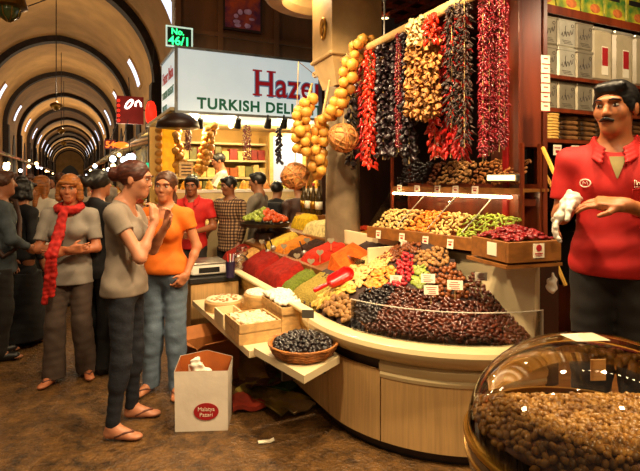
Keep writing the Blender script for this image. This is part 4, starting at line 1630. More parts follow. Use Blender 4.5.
for (px, py, Y, r, lab) in ((295, 176, 4.3, .125, 'round woven basket ball hanging by the sweets sign'), (343, 138, 4.0, .125, 'round woven basket ball hanging in front of the column')):
    q = P(px, py, Y)
    t = thing('woven_ball', q - Vector((0, 0, r)), lab, 'woven ball')
    mb = MB(); mb.sphere(q, (r * .96, r * .96, r * .88), 24, 14); mb.build('core', M['gourd'], t, smooth=True)
    mb = MB()
    rnd = random.Random(int(px))
    for k in range(12):
        ax = Euler((rnd.uniform(0, PI), rnd.uniform(0, PI), rnd.uniform(0, PI))).to_matrix()
        mb.tube([q + Vector((1, 1, .93)) * 0 + (lambda v: Vector((v.x, v.y, v.z * .92)))(ax @ Vector((math.cos(2 * PI * i / 28), math.sin(2 * PI * i / 28), 0)) * (r * .97)) for i in range(28)], .008, 6, True)
    mb.build('weave', M['wicker'], t, smooth=True)
    mb = MB(); mb.tube([q + Vector((0, 0, r * .85)), Vector((q.x + .03, q.y, 2.60)), rail_at(px + 8)], .004, 5); mb.build('cord', M['twine'], t)
# ------------------------------------------------------------------ tall shelving behind the salesman (front faces along the hall)
SF = frame(hall(2.99, 2.46), RZ)            # x along the shelf, y into it
mb = MB(SF)
for z in (.95, 1.865, 2.085, 2.325, 2.80):
    mb.box((.9, .17, z), (2.1, .36, .025))
for x in (-.14, 1.94):
    mb.box((x, .17, 1.75), (.03, .36, 2.88))
mb.box((.9, .345, 1.75), (2.05, .012, 2.88))
mb.box((.9, -.005, 2.80), (2.1, .012, .06))
sh2 = thing('wall_shelf', hall(3.6, 2.6, .31), 'tall brown wooden shelf unit stacked with tins behind the salesman', 'shelf')
mb.build('shelf_frame', M['mahogany'], sh2)
def sp(x, y, z):
    v = SF @ Vector((x, y, z)); return v
mm('tin', '#a59a82', .38, metal=.55, var=.12, scale=12)
mm('tinbright', '#d8d2bc', .3, metal=.5, var=.1, scale=12)
mm('tinprint', '#4a3f32', .5, var=.1)
def tin(x, z, w, h, label, bright=False):
    q = sp(x, .09, z)
    t = thing('tin', q, label, 'tin')
    F = frame(q, RZ)
    b = MB(F); b.box((0, 0, h / 2), (w, .12, h), bevel=.012); b.build('body', M['tinbright' if bright else 'tin'], t, smooth=True, angle=.5)
    b = MB(F); b.box((0, 0, h - .012), (w + .006, .126, .03), bevel=.006); b.build('lid', M['tinbright' if bright else 'tin'], t)
    b = MB(F)
    y = -.0615
    b.tube([(w * (-.34 + .68 * i / 14), y, h * (.38 + .10 * math.sin(i * 1.9) + .012 * i)) for i in range(15)], .0028, 5)
    b.tube([(w * (-.1 + .02 * math.cos(i)), y, h * (.42 + .06 * i)) for i in range(6)], .0022, 5)
    for k in range(3):
        b.box((w * (-.05 + .05 * k), y, h * (.22 - .05 * k)), (w * .5, .002, h * .014))
    b.tube([(w * (.3 + .07 * math.cos(a)), y, h * (.75 + .05 * math.sin(a))) for a in [2 * PI * i / 12 for i in range(12)]], .002, 5, True)
    b.build('printing', M['tinprint'], t)
W_ = .19
rowname = ['top row', 'second row', 'third row']
place = ['beside the dark pillar', 'one in from the pillar', 'two in from the pillar', 'three in from the pillar']
for r, (z, h) in enumerate(((2.562, .215), (2.339, .22), (2.099, .21))):
    for k in range(3):
        tin(.075 + k * .2, z, W_, h, 'silver printed tin in the %s, %s' % (rowname[r], place[k]), (r, k) in ((0, 1), (1, 1)))
tin(.66, 2.099, W_, .21, 'silver printed tin in the third row, three in from the pillar behind his head')
# pale canisters with red labels
mm('canister', '#b8a987', .4, var=.1)
for i, (x, lab) in enumerate(((.69, 'tall pale canister with a red label next to the tins'), (.95, 'tall pale canister with a red label above his head'), (1.21, 'tall pale canister with a red label at the frame edge'))):
    q = sp(x, .12, 2.339)
    t = thing('canister', q, lab, 'canister')
    F = frame(q, RZ)
    b = MB(F); b.box((0, 0, .21), (.235, .17, .40), bevel=.02); b.build('body', M['canister'], t, smooth=True, angle=.5)
    b = MB(F); b.box((0, 0, .413), (.24, .175, .03), bevel=.01); b.build('lid', M['tinbright'], t)
    b = MB(F); b.box((.02, -.087, .17), (.075, .003, .22)); l = b.build('label', M['card'], t)
    b = MB(F); b.box((.02, -.089, .20), (.068, .003, .14)); b.sphere((.02, -.09, .225), (.014, .002, .03), 8, 6); b.build('print', M['ink_red'], l)
# colourful green boxes on the top shelf
mm('greenbox', '#2f7a2e', .5, var=.2, scale=9, col2='#c9b42a')
mm('snack', '#b5652a', .6, var=.3, scale=25)
for i in range(6):
    q = sp(.02 + i * .27, .12, 2.814)
    t = thing('snack_box', q, 'green and yellow snack box on the top shelf, ' + ['first', 'second', 'third', 'fourth', 'fifth', 'sixth'][i] + ' from the pillar', 'box', 'green snack boxes')
    F = frame(q, RZ)
    b = MB(F); b.box((0, 0, .14), (.262, .18, .28), bevel=.004); b.build('carton', M['greenbox'], t)
    b = MB(F); b.sphere((.03, -.091, .08), (.06, .003, .035), 12, 6); b.build('nut_picture', M['snack'], t)
    b = MB(F); b.box((-.02, -.0915, .19), (.15, .003, .04)); b.build('banner', M['card' if i == 0 else 'ink_black'], t)
# stack of round waffles, dark packs
mm('waffle', '#d4ac58', .6, var=.15, scale=30)
for k in range(9):
    q = sp(.10 + .004 * (k % 3), .10, 1.879 + k * .021)
    b = MB(); b.lathe(q, [(.10, 0), (.108, .007), (.108, .014), (.10, .020)], 24)
    o = b.build('waffle_pack', M['waffle'], smooth=True, angle=.5)
    tag(o, 'round pale waffle pack in the stack beside the pillar, ' + ['lowest', 'second', 'third', 'fourth', 'fifth', 'sixth', 'seventh', 'eighth', 'topmost'][k] + ' one' + (' from below' if 0 < k < 8 else ''), 'waffle pack', 'stacked waffle packs')
mm('darkpack', '#3a2416', .3, var=.5, scale=15, coat=.5, col2='#8a6038')
rnd = random.Random(4)
n9 = 0
for c in range(5):
    for k in range(5):
        q = sp(.325 + c * .20, .12, 1.879 + k * .038)
        b = MB(frame(q, RZ + rnd.uniform(-.15, .15))); b.box((0, 0, .018), (.18, .16, .034), bevel=.01)
        o = b.build('sweet_packet', M['darkpack'])
        tag(o, 'shiny dark packet in the stacks beside the waffle packs', 'packet', 'dark packets on the middle shelf')
for i, x in enumerate((.09, .28)):
    q = sp(x + .02, -.016, 1.80)
    t = thing('price_tag', q, 'white price tag under ' + ('the waffle packs' if i == 0 else 'the dark packets'), 'price tag')
    b = MB(frame(q, RZ)); b.box((0, 0, 0), (.085, .003, .075)); c = b.build('card', M['card'], t)
    b = MB(frame(q, RZ)); b.box((0, -.002, .015), (.06, .002, .008)); b.box((0, -.002, -.012), (.04, .002, .02)); b.build('print', M['ink_red'], c)
# slanted display drawers under the shelf, with yellow edge strips
mb = MB(SF)
for (z0, z1) in ((1.40, 1.74), (.9, 1.36)):
    mb.add([(-.12, -.01, z1), (1.9, -.01, z1), (1.9, -.25, z0), (-.12, -.25, z0), (-.12, .1, z1), (1.9, .1, z1), (1.9, .1, z0), (-.12, .1, z0)],
           [(3, 2, 1, 0), (4, 5, 6, 7), (0, 1, 5, 4), (2, 3, 7, 6), (1, 2, 6, 5), (3, 0, 4, 7)])
mb.build('slanted_case', M['darkglass'], sh2)
mm('yellowstrip', '#c9963a', .5, var=.1)
for (z0, z1) in ((1.40, 1.74), (.9, 1.36)):
    for x in (-.12, .55, 1.2):
        mb = MB(SF)
        mb.tube([(x, -.018, z1), (x, -.258, z0)], .014, 6)
        mb.build('edge_strip', M['yellowstrip'], sh2)
# strip of small cards hanging on the pillar edge
q = P(545, 112, 2.86)
t = thing('card_strip', q, 'hanging strip of small white and red cards on the pillar edge', 'card strip')
F = frame(q, RZ - .1)
for k in range(6):
    b = MB(F); b.box((0, -.004, .028 + k * .054), (.062, .003, .05), rx=-.03); c = b.build('card', M['card'], t)
    b = MB(F); b.box((0, -.0065, .004 + k * .054), (.062, .002, .004)); b.box((0, -.0065, .034 + k * .054), (.03, .002, .005)); b.build('print', M['ink_red'], c)
# side cupboard between pillar and shelf with a dark leaning board edge
mb = MB(frame(hall(2.62, 2.18, .31), RZ))
mb.box((0, .1, .42), (.2, .3, .84), bevel=.006)
o = mb.build('low_cupboard', M['darkwood'])
tag(o, 'low dark cupboard between the pillar and the salesman', 'cupboard')
mb = MB(); mb.tube([P(543, 148, 2.8), P(561, 188, 2.55), P(561, 192, 2.55)], .012, 6)
o = mb.build('leaning_strip', M['yellowstrip'])
tag(o, 'yellow edge strip of the slanted counter beside the pillar', 'strip')

# ------------------------------------------------------------------ domed nut bowl
dq = Vector((.757, 1.35, .885))
t = thing('nut_bowl', Vector((dq.x, dq.y, 0)), 'large dark bowl with a clear flattened dome on a round stand, full of brown nuts', 'nut bowl')
mm('bowl', '#24120a', .25, var=.2, coat=.5)
mb = MB(); mb.lathe((dq.x, dq.y, dq.z), [(.18, -.30), (.24, -.28), (.31, -.19), (.345, -.08), (.352, -.012), (.335, -.012), (.30, -.10), (0, -.14)], 64)
mb.build('bowl', M['bowl'], t, smooth=True, angle=.6)
mb = MB(); mb.lathe((dq.x, dq.y, dq.z), [(.348, -.010), (.356, -.006), (.357, .0), (.353, .006), (.341, .006), (.341, -.010)], 72, closed=True)
mb.lathe((dq.x, dq.y, dq.z), [(.350, -.05), (.354, -.047), (.354, -.041), (.349, -.038)], 72, closed=True)
mb.build('gold_rim', M['gold'], t, smooth=True, angle=.8)
mb = MB(); mb.lathe((dq.x, dq.y, 0), [(.30, 0), (.30, .03), (.06, .06), (.05, .6), (.18, dq.z - .30)], 36)
mb.build('stand', M['bowl'], t, smooth=True, angle=.6)
R_, H_ = .345, .275
prof = [(R_ * math.cos(a), .008 + H_ * math.sin(a)) for a in [PI / 2 * i / 16 for i in range(17)]]
prof[-1] = (0, .008 + H_)
mb = MB(); mb.lathe((dq.x, dq.y, dq.z), prof, 72)
M['dome'] = glass_mat('dome', (1, .99, .96), .025, .02, 1.4)
mb.build('clear_dome', M['dome'], t, smooth=True)
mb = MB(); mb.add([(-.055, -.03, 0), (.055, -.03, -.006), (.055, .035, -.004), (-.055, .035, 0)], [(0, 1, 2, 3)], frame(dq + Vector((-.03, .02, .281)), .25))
o = mb.build('label_or_reflection', M['card'], t)  # pale sheet standing in for a reflection on the dome
def nut_z(x, y):
    r = math.hypot(x - dq.x, y - dq.y)
    if r > .328:
        return None
    k = math.sqrt(max(0, 1 - (r / R_) ** 2))
    top = .215 * k
    v = (y - dq.y)
    ridge = .138 - .5 * max(0, v - .04)
    return dq.z - .03 + max(-.02, min(top, ridge))
mm('roastnut', '#a06a26', .3, var=.35, scale=40, objvar=.45, coat=.3, col2='#bd8c40')
K_nut = protos('roastnut', (.0125, .0085, .0085), .06, n=3, nn=12, mmm=8)
scatter('roasted_nut', circ(dq, .326, 40), K_nut, .0155, 'shiny tan roasted nut under the clear dome', 'nut', 'nuts under the clear dome', 300, f=nut_z, seed=81, jz=.003, tilt=.9, stuff_label='tan roasted nuts filling the rest of the domed bowl')
mb = MB()
nb = 40
rings = [0, .06, .12, .18, .23, .27, .30, .322]
vs = []
for r in rings:
    for i in range(nb):
        a = 2 * PI * i / nb
        x, y = dq.x + r * math.cos(a), dq.y + r * math.sin(a)
        vs.append((x, y, nut_z(x, y) - .006))
fs = [(j * nb + i, j * nb + (i + 1) % nb, (j + 1) * nb + (i + 1) % nb, (j + 1) * nb + i) for j in range(len(rings) - 1) for i in range(nb)]
mb.add(vs, fs)
mb.build('nut_bed', mat('nutbed', '#6a3c16', .6, var=.5, scale=60), t, smooth=True)
q = P(601, 398, 1.42)
st = thing('price_card', Vector((.79, 1.42, 1.02)), 'small tan card standing in the nuts under the dome', 'price card')
mb = MB(frame((.79, 1.42, 1.055), .1)); mb.box((0, 0, 0), (.045, .003, .06)); mb.build('card', M['wood_light'], st)

# ------------------------------------------------------------------ paper shopping bag and litter by the counter
bl = Vector((-.755, 3.26, 0))
t = thing('shopping_bag', bl, 'white paper shopping bag with a red oval emblem standing on the floor', 'shopping bag')
mm('bagpaper', '#e8dac6', .75, var=.06, scale=6, bump=.12, bscale=18)
mm('baginner', '#a8561a', .7, var=.15)
BF = frame(bl, .06)
w2, d2, h2 = .165, .10, .38
def bag_ring(z, k=0):
    return [(-w2 - k * .006, -d2, z), (w2, -d2 - k * .004, z), (w2 + k * .008, d2, z + k * .02), (0, d2 + k * .03, z + k * .055), (-w2 - k * .01, d2, z + k * .03)]
mb = MB(BF)
vs = bag_ring(0) + bag_ring(h2 * .5, .3) + bag_ring(h2, 1)
fs = [(4, 3, 2, 1, 0)] + [(r * 5 + i, r * 5 + (i + 1) % 5, r * 5 + 5 + (i + 1) % 5, r * 5 + 5 + i) for r in (0, 1) for i in range(5)]
mb.add(vs, fs); mb.build('outside', M['bagpaper'], t)
mb = MB(BF)
inn = lambda ring: [(x * .97, y * .95, z) for x, y, z in ring]
vs = inn(bag_ring(.03)) + inn(bag_ring(h2, 1))
mb.add(vs, [(0, 1, 2, 3, 4)] + [(5 + i, 5 + (i + 1) % 5, (i + 1) % 5, i) for i in range(5)])
mb.build('lining', M['baginner'], t)
mb = MB(BF)
T = frame((.03, -d2 - .0045, .125), 0, PI / 2)
mb.prism([(.078 * math.cos(2 * PI * i / 36), .054 * math.sin(2 * PI * i / 36)) for i in range(36)], -.001, .001, T)
em = mb.build('red_oval', M['ink_red'], t)
EM = BF @ frame((.03, -d2 - .006, .125), 0, PI / 2)
text('lettering', 'Malatya\nPazari', .035, EM @ frame((0, .004, 0)), M['card'], em, .0005, 0, 'CENTER')
sd = SDF((-.12, -.1, -.1), (.12, .1, .2), .008)
sd.cap((0, 0, -.08), (-.02, 0, .1), .05, .03, .02); sd.cap((-.02, 0, .04), (.03, .02, .0), .03, .05, .03); sd.wrinkle(.010, 60, 1)
o = sd.build('tissue', M['delight_white'], None)
o.location = bl + Vector((-.04, .02, .30))
tag(o, 'crumpled white tissue sticking out of the paper shopping bag', 'tissue')
# open brown carton behind the bag
cq = Vector((-.87, 4.0, 0))
t = thing('carton', cq, 'open brown cardboard carton behind the paper shopping bag', 'carton')
mm('cardboard', '#9a5a22', .75, var=.12)
CF2 = frame(cq, RZ + .2)
for (c, s) in (((0, -.13, .15), (.36, .006, .30)), ((0, .13, .15), (.36, .006, .30)), ((-.177, 0, .15), (.006, .254, .30)), ((.177, 0, .15), (.006, .254, .30)), ((0, 0, .004), (.34, .25, .006))):
    mb = MB(CF2); mb.box(c, s); mb.build('side_panel', M['cardboard'], t)
for (c, s, rx, ry) in (((0, -.20, .335), (.35, .15, .005), .5, 0), ((0, .20, .33), (.35, .15, .005), -.45, 0), ((-.235, 0, .335), (.13, .25, .005), 0, -.5)):
    mb = MB(CF2); mb.box(c, s, 0, -rx, -ry); mb.build('flap', M['cardboard'], t)
# litter under the shelf
mm('lit1', '#5a5022', .6, var=.4, scale=8, col2='#a08a3a')
mm('lit2', '#3a1a12', .6, var=.4, scale=8)
mm('lit3', '#8a2a16', .6, var=.3)
mm('lit4', '#2f4a1a', .6, var=.3)
mm('lit5', '#9a8258', .7, var=.2)
lit = [((-.34, 3.58, .03), (.30, .46, .012), .9, .12, 'lit1', 'olive flattened carton on the floor under the shelf'),
       ((-.46, 3.78, .06), (.28, .34, .012), .5, -.2, 'lit2', 'dark flattened carton leaning under the shelf'),
       ((-.50, 3.50, .02), (.22, .20, .03), .2, .05, 'lit3', 'red plastic wrapper on the floor beside the shopping bag'),
       ((-.28, 3.72, .06), (.16, .18, .04), 1.2, .25, 'lit4', 'green crumpled wrapper under the shelf'),
       ((-.55, 4.0, .05), (.22, .3, .012), .3, .3, 'lit5', 'tan sheet of paper lying under the shelf'),
       ((-.20, 3.50, .012), (.2, .28, .010), .8, .03, 'lit5', 'tan flattened packet at the foot of the counter')]
for (c, s, rz, rx, m, lab) in lit:
    mb = MB(frame(c, rz, rx))
    nx = 6
    vs = []
    r = random.Random(lab)
    for k in (0, 1):
        for j in range(nx + 1):
            for i in range(nx + 1):
                hgt = .012 * math.sin(i * 1.3 + j) + r.uniform(-.006, .006)
                vs.append(((i / nx - .5) * s[0], (j / nx - .5) * s[1], hgt + (s[2] if k else 0)))
    N = (nx + 1) ** 2
    fs = []
    for j in range(nx):
        for i in range(nx):
            a = j * (nx + 1) + i
            fs += [(a, a + nx + 1, a + nx + 2, a + 1), (N + a, N + a + 1, N + a + nx + 2, N + a + nx + 1)]
    for i in range(nx):
        a = i; b = nx * (nx + 1) + i; c_1 = i * (nx + 1); d_ = c_1 + nx
        fs += [(a, a + 1, N + a + 1, N + a), (b + 1, b, N + b, N + b + 1), (c_1 + nx + 1, c_1, N + c_1, N + c_1 + nx + 1), (d_, d_ + nx + 1, N + d_ + nx + 1, N + d_)]
    mb.add(vs, fs)
    zmin = min(v[2] for v in mb.v)
    mb.v = [(x, y, z - zmin + (.004 if c[2] < .04 else .01)) for x, y, z in mb.v]
    o = mb.build('litter_sheet', M[m], smooth=True, angle=.6)
    tag(o, lab, 'litter')
mb = MB(frame((-.335, 3.02, .004), .3)); mb.box((0, 0, .004), (.08, .03, .006), ry=.06); mb.box((.045, 0, .006), (.03, .028, .006), ry=-.3)
tag(mb.build('paper_scrap', M['card']), 'small white paper scrap lying alone on the floor', 'paper scrap')

# cable of small bulbs out of view, added for reflections on the dome
t = thing('reflection_bulbs', (1.4, 1.55, 2.78), 'added cable of small bulbs out of view, for reflections on the dome', 'string lights')
pts = [Vector((.75 + .11 * i, 1.95 - .055 * i, 2.80 - .05 * math.sin(PI * i / 12))) for i in range(13)]
mb = MB(); mb.tube(pts, .006, 6); mb.build('cable', M['black'], t)
mm('bulb_small', '#fff2d8', .3, var=0, emit='#ffd9a0', estr=22)
for i, p in enumerate(pts):
    mb = MB(); mb.sphere(p - Vector((0, 0, .035)), .024, 12, 8); mb.build('bulb', M['bulb_small'], t, smooth=True)
for p in (pts[0], pts[6], pts[12]):
    mb = MB(); mb.tube([p, Vector((p.x, p.y, 3.6))], .004, 5); mb.build('hanger', M['black'], t)
q = P(552, 283, 2.78)
sd = SDF((-.06, -.06, -.08), (.06, .06, .1), .006)
sd.ell((0, 0, -.02), (.028, .028, .04), None, 0); sd.cap((0, 0, 0), (.005, 0, .05), .018, .008, .02); sd.wrinkle(.006, 70, 2)
o = sd.build('small_bag', M['delight_white'], None); o.location = q
tag(o, 'small white plastic bag hung beside the cream end panel', 'bag')
# ------------------------------------------------------------------ sweets stall across the passage: lit sign box
mm('signface', '#c8d4d2', .4, var=.06, scale=2, emit='#d2e2e2', estr=.42)
mm('signred', '#a01420', .5, var=0, emit='#a01420', estr=.25)
mm('signedge', '#5f86a8', .5, var=0, emit='#5f86a8', estr=.2)
mm('signgreen', '#0a5a3a', .5, var=0, emit='#0a5a3a', estr=.25)
mm('signframe', '#8a8f90', .4, metal=.5)
SL, ST_, SZ0, SZ1 = 1.12, 6.14, 2.41, 3.165
t = thing('shop_sign', hall(1.9, 6.4, SZ0), 'long backlit white shop sign reading Haze and TURKISH DELIGHT over the sweets stall', 'shop sign')
mb = MB(HF); mb.box((SL + 1.05, ST_ + .55, (SZ0 + SZ1) / 2), (2.1, 1.1, SZ1 - SZ0)); mb.build('light_box', M['signface'], t)
mb = MB(HF)
for z in (SZ0 - .012, SZ1 + .012):
    mb.box((SL + 1.05, ST_ - .004, z), (2.14, .03, .03)); mb.box((SL - .004, ST_ + .55, z), (.03, 1.14, .03))
mb.box((SL - .004, ST_ - .004, (SZ0 + SZ1) / 2), (.035, .035, SZ1 - SZ0))
mb.build('frame', M['signframe'], t)
FA = facing(hall(SL, ST_ - .004), RZ)      # x across, y up, z towards the viewer
def on_face(x, y, z=.004):
    return FA @ Matrix.Translation((x, y, z))
text('lettering', 'Hazer', .46, on_face(.965, 2.665, .004), M['signedge'], t, .002, .018, 'LEFT', .86, 1.06)
text('lettering', 'Hazer', .46, on_face(.965, 2.665, .010), M['signred'], t, .002, .004, 'LEFT', .86, 1.06)
mb = MB(FA)
for x in (.965, 1.155):                    # slab serifs on the H
    for y in (2.672, 2.983):
        mb.box((x + .05, y, .012), (.125, .022, .006))
mb.build('serif', M['signred'], t)
text('lettering', 'TURKISH DELIGHT', .185, on_face(.245, 2.455, .006), M['signgreen'], t, .002, .006, 'LEFT', 1.0, 1.12)
FB = facing(hall(SL - .004, ST_ + 1.08), RZ - PI / 2)
def on_side(x, y, z=.004):
    return FB @ Matrix.Translation((x, y, z))
text('lettering', 'Hazer Baba', .22, on_side(.10, 2.86), M['signred'], t, .002, .004, 'LEFT', .78)
text('lettering', 'TURKISH DELIGHT', .13, on_side(.08, 2.66), M['signgreen'], t, .002, .003, 'LEFT', .78)
text('lettering', 'SPICES', .13, on_side(.10, 2.48), M['signgreen'], t, .002, .003, 'LEFT', .9)

# green lit number plate
q = P(179, 48, 6.1)
t = thing('number_sign', q, 'small green lit sign reading No. 46/1 above the sweets sign', 'sign')
mm('ledback', '#06240f', .4, var=.1)
mm('ledgreen', '#20ff70', .4, var=0, emit='#2cff7c', estr=2.2)
mm('signborder', '#c8d4cc', .4, var=0, emit='#c8e8d4', estr=.5)
NF = frame(q, RZ)
mb = MB(NF); mb.box((0, 0, .125), (.30, .05, .25)); mb.build('panel', M['ledback'], t)
mb = MB(NF)
for (c, s) in (((0, -.028, .008), (.32, .012, .018)), ((0, -.028, .245), (.32, .012, .018)), ((-.152, -.028, .125), (.018, .012, .25)), ((.152, -.028, .125), (.018, .012, .25))):
    mb.box(c, s)
mb.build('border', M['signborder'], t)
NA = facing(q, RZ)
text('lettering', 'No.', .10, NA @ Matrix.Translation((-.02, .155, .028)), M['ledgreen'], t, .002, .002, 'CENTER')
text('lettering', '46/1', .145, NA @ Matrix.Translation((0, .03, .028)), M['ledgreen'], t, .002, .002, 'CENTER')
mb = MB(NF); mb.tube([(0, .02, -.06), (0, .02, 0)], .01, 6); mb.build('bracket', M['steel'], t)

# framed poster on the brown facade
mm('poster', '#7a2f6a', .5, var=.5, scale=6, col2='#c8542a')
mm('poster2', '#c9a6d8', .5, var=.3, scale=8)
q = hall(2.02, 6.385, 3.55)
t = thing('poster', q, 'colourful framed poster high on the brown facade', 'poster')
mb = MB(frame(q, RZ)); mb.box((0, 0, .3), (.54, .03, .62)); mb.build('frame', M['darkwood'], t)
mb = MB(frame(q, RZ)); mb.box((0, -.018, .3), (.48, .006, .56)); p_ = mb.build('picture', M['poster'], t)
mb = MB(frame(q, RZ))
rnd = random.Random(3)
for k in range(9):
    mb.sphere((rnd.uniform(-.18, .18), -.022, rnd.uniform(.05, .28)), (rnd.uniform(.02, .05), .003, rnd.uniform(.015, .04)), 10, 6)
mb.build('blossom', M['poster2'], p_)

# ------------------------------------------------------------------ inside of the sweets stall
mm('stallwall', '#b8924e', .7, var=.15, scale=3)
mm('stallwhite', '#cdb888', .6, var=.08)
mb = MB(HF); mb.box((2.6, 8.35, 1.25), (3.0, .1, 2.5)); struct(mb.build('wall_stall', M['stallwall']))
mb = MB(HF); mb.box((3.95, 7.3, 1.25), (.1, 2.2, 2.5)); struct(mb.build('wall_stall_side', M['stallwall']))
mb = MB(HF); mb.box((2.5, 7.25, 2.43), (2.9, 2.2, .04)); struct(mb.build('ceiling_stall', M['stallwhite']))
for i, (l_, t_) in enumerate(((1.5, 6.8), (2.1, 7.2), (2.8, 6.9), (3.3, 7.4))):
    lamp('stall_lamp', hall(l_, t_, 2.25), 24, (1, .74, .36), .06)
    q = hall(l_, t_, 2.345)
    tt = thing('stall_bulb', q, 'round ceiling bulb inside the sweets stall', 'bulb', 'sweets stall ceiling bulbs')
    mb = MB(); mb.sphere(q + Vector((0, 0, .03)), .04, 12, 8); mb.build('globe', M['bulb_warm'], tt, smooth=True)
    mb = MB(); mb.cyl(q + Vector((0, 0, .05)), .03, .03, 12); mb.build('socket', M['steel'], tt)
# wall shelves with rows of boxes
rnd = random.Random(9)
pal = [mat('box%d' % i, c, .5, var=.2, scale=12) for i, c in enumerate(('#c9a24a', '#a0521e', '#6f6a35', '#d8b46a', '#8a2a1c', '#c97a2a'))]
t = thing('stall_shelving', hall(2.6, 8.15, .1), 'tall white shelving along the rear of the sweets stall', 'shelving')
for z in (1.32, 1.60, 1.88, 2.16):
    mb = MB(HF); mb.box((2.2, 8.12, z), (1.5, .34, .03)); mb.build('shelf_board', M['stallwhite'], t)
for x in (1.46, 2.94):
    mb = MB(HF); mb.box((x, 8.12, 1.2), (.04, .34, 2.2)); mb.build('side_panel', M['stallwall'], t)
for r, z in enumerate((1.337, 1.617, 1.897)):
    x = 1.52
    while x < 2.88:
        w = rnd.uniform(.09, .15); h = rnd.uniform(.14, .22)
        q = hall(x + w / 2, 8.06, z)
        mb = MB(frame(q, RZ)); mb.box((0, 0, h / 2), (w - .01, .16, h), bevel=.006)
        o = mb.build('sweet_carton', pal[(r + rnd.randrange(3)) % 6])
        tag(o, 'small sweets carton on the ' + ['lowest', 'middle', 'upper'][r] + ' white shelf of the sweets stall', 'carton', ['lower', 'middle', 'upper'][r] + ' shelf sweets cartons')
        x += w
# pale lit panel with wooden frame
q = hall(3.18, 7.62, 1.52)
t = thing('light_panel', q, 'tall pale blue lit panel in a wooden frame inside the sweets stall', 'light panel')
mb = MB(frame(q, RZ)); mb.box((0, 0, .38), (.52, .03, .76)); mb.build('screen', mat('bluepanel', '#8fa0c0', .4, var=0, emit='#b4c8f0', estr=.22), t)
mb = MB(frame(q, RZ))
for (c, s) in (((-.29, 0, .38), (.06, .06, .84)), ((.29, 0, .38), (.06, .06, .84)), ((0, 0, -.02), (.6, .06, .05)), ((0, 0, .79), (.6, .06, .05))):
    mb.box(c, s)
mb.build('frame', M['wood_light'], t)
mb = MB(frame(q, RZ)); mb.box((0, .02, -.75), (.5, .04, 1.5)); mb.build('lower_panel', M['stallwhite'], t)
# stall counter with white ledge and heaps of yellow goods
t = thing('stall_counter', hall(2.4, 6.6, 0), 'long white counter of the sweets stall with a glass fronted ledge', 'counter')
mb = MB(HF); mb.box((2.45, 6.75, .5), (2.7, .5, 1.0)); mb.build('body', M['stallwhite'], t)
mb = MB(HF); mb.box((2.45, 6.98, 1.42), (2.7, .3, .04)); mb.build('upper_ledge', M['white'], t)
mb = MB(HF)
mb.add([(1.1, 6.5, 1.0), (3.8, 6.5, 1.0), (3.8, 6.86, 1.27), (1.1, 6.86, 1.27), (1.1, 6.86, 1.0), (3.8, 6.86, 1.0)], [(0, 1, 2, 3), (1, 5, 2), (0, 3, 4), (0, 4, 5, 1), (2, 5, 4, 3)])
mb.build('slope', M['stallwall'], t)
mb = MB(HF); mb.box((2.45, 6.97, 1.2), (2.7, .26, .42)); mb.build('rear_box', M['stallwhite'], t)
gold = [mat('gold%d' % i, c, .5, var=.3, scale=20, bump=.3, bscale=60) for i, c in enumerate(('#d8a02a', '#e0b848', '#a8641e', '#c98a1c', '#8f8a30', '#b8441c'))]
rnd = random.Random(12)
KY = [proto_mesh('yellow_sweet', pebble((.032, .028, .022), 8, 5, .15, seed=i), gold[i]) for i in range(6)]
for i in range(18):
    x = 1.2 + i * .145
    q = hall(x, 6.7, 1.13)
    mb = MB(frame(q, RZ, .62))
    mb.lathe((0, 0, 0), [(.072, .0), (.068, .03), (.05, .07), (.025, .10), (0, .112)], 12)
    mb.v = [(a, b, c + rnd.uniform(-.006, .006)) for a, b, c in mb.v]
    o = mb.build('sweet_mound', gold[rnd.randrange(6)], smooth=True)
    tag(o, 'small golden mound of sweets in the sloping row on the stall counter', 'sweets', 'golden mounds on the stall counter')
for i in range(16):
    q = hall(1.22 + i * .165, 6.94, 1.44)
    mb = MB(); r = rnd.uniform(.05, .07)
    mb.lathe(q, [(r, 0), (r * .95, .03), (r * .7, .08), (r * .3, .12), (0, .13)], 12)
    o = mb.build('sweet_mound', gold[rnd.randrange(5)], smooth=True)
    tag(o, 'small yellow mound of sweets on the upper white ledge of the stall', 'sweets', 'yellow mounds on the stall ledge')
# hanging strings and track lamps under the sign
def small_string(px, y0, y1, Y, kind, label, n=34, wd=.05):
    a, b = P(px, y0, Y), P(px, y1, Y)
    return garland('hanging_string', a, b.z, kind, wd, n, label, None, px)
small_string(247, 126, 162, 6.6, 'crimson', 'dark red pepper string hanging in the middle of the sweets stall', 50, .06)
small_string(188, 123, 152, 6.5, 'crimson', 'dark red pepper string at the end of the sweets stall by the yellow sweets', 44, .05)
small_string(279, 127, 164, 6.6, 'aubergine', 'thin dark string hanging before the pale lit panel', 20, .02)
braid([P(210, 124, 6.8), P(209, 140, 6.8), P(204, 160, 6.8), P(197, 172, 6.8)], 26, 'yellow braid slanting down inside the sweets stall', .06, 11, 1.15)
braid([P(172, 122, 6.6), P(173, 140, 6.6), P(177, 158, 6.6), P(181, 172, 6.6)], 26, 'yellow braid at the corner of the sweets stall', .07, 12, 1.25)
for i, px in enumerate((200, 238, 268, 284)):
    q = P(px, 124, 6.5)
    t = thing('track_lamp', q, 'black track lamp under the sweets sign, ' + ['at the hall end', 'second from the hall', 'third from the hall', 'fourth from the hall'][i], 'lamp')
    mb = MB(frame(q, RZ, .5)); mb.cyl((0, 0, -.05), .05, .12, 14, .035); mb.build('head', M['black'], t)
    mb = MB(); mb.tube([q + Vector((0, 0, .02)), Vector((q.x, q.y, 2.42))], .012, 6); mb.build('stem', M['black'], t)
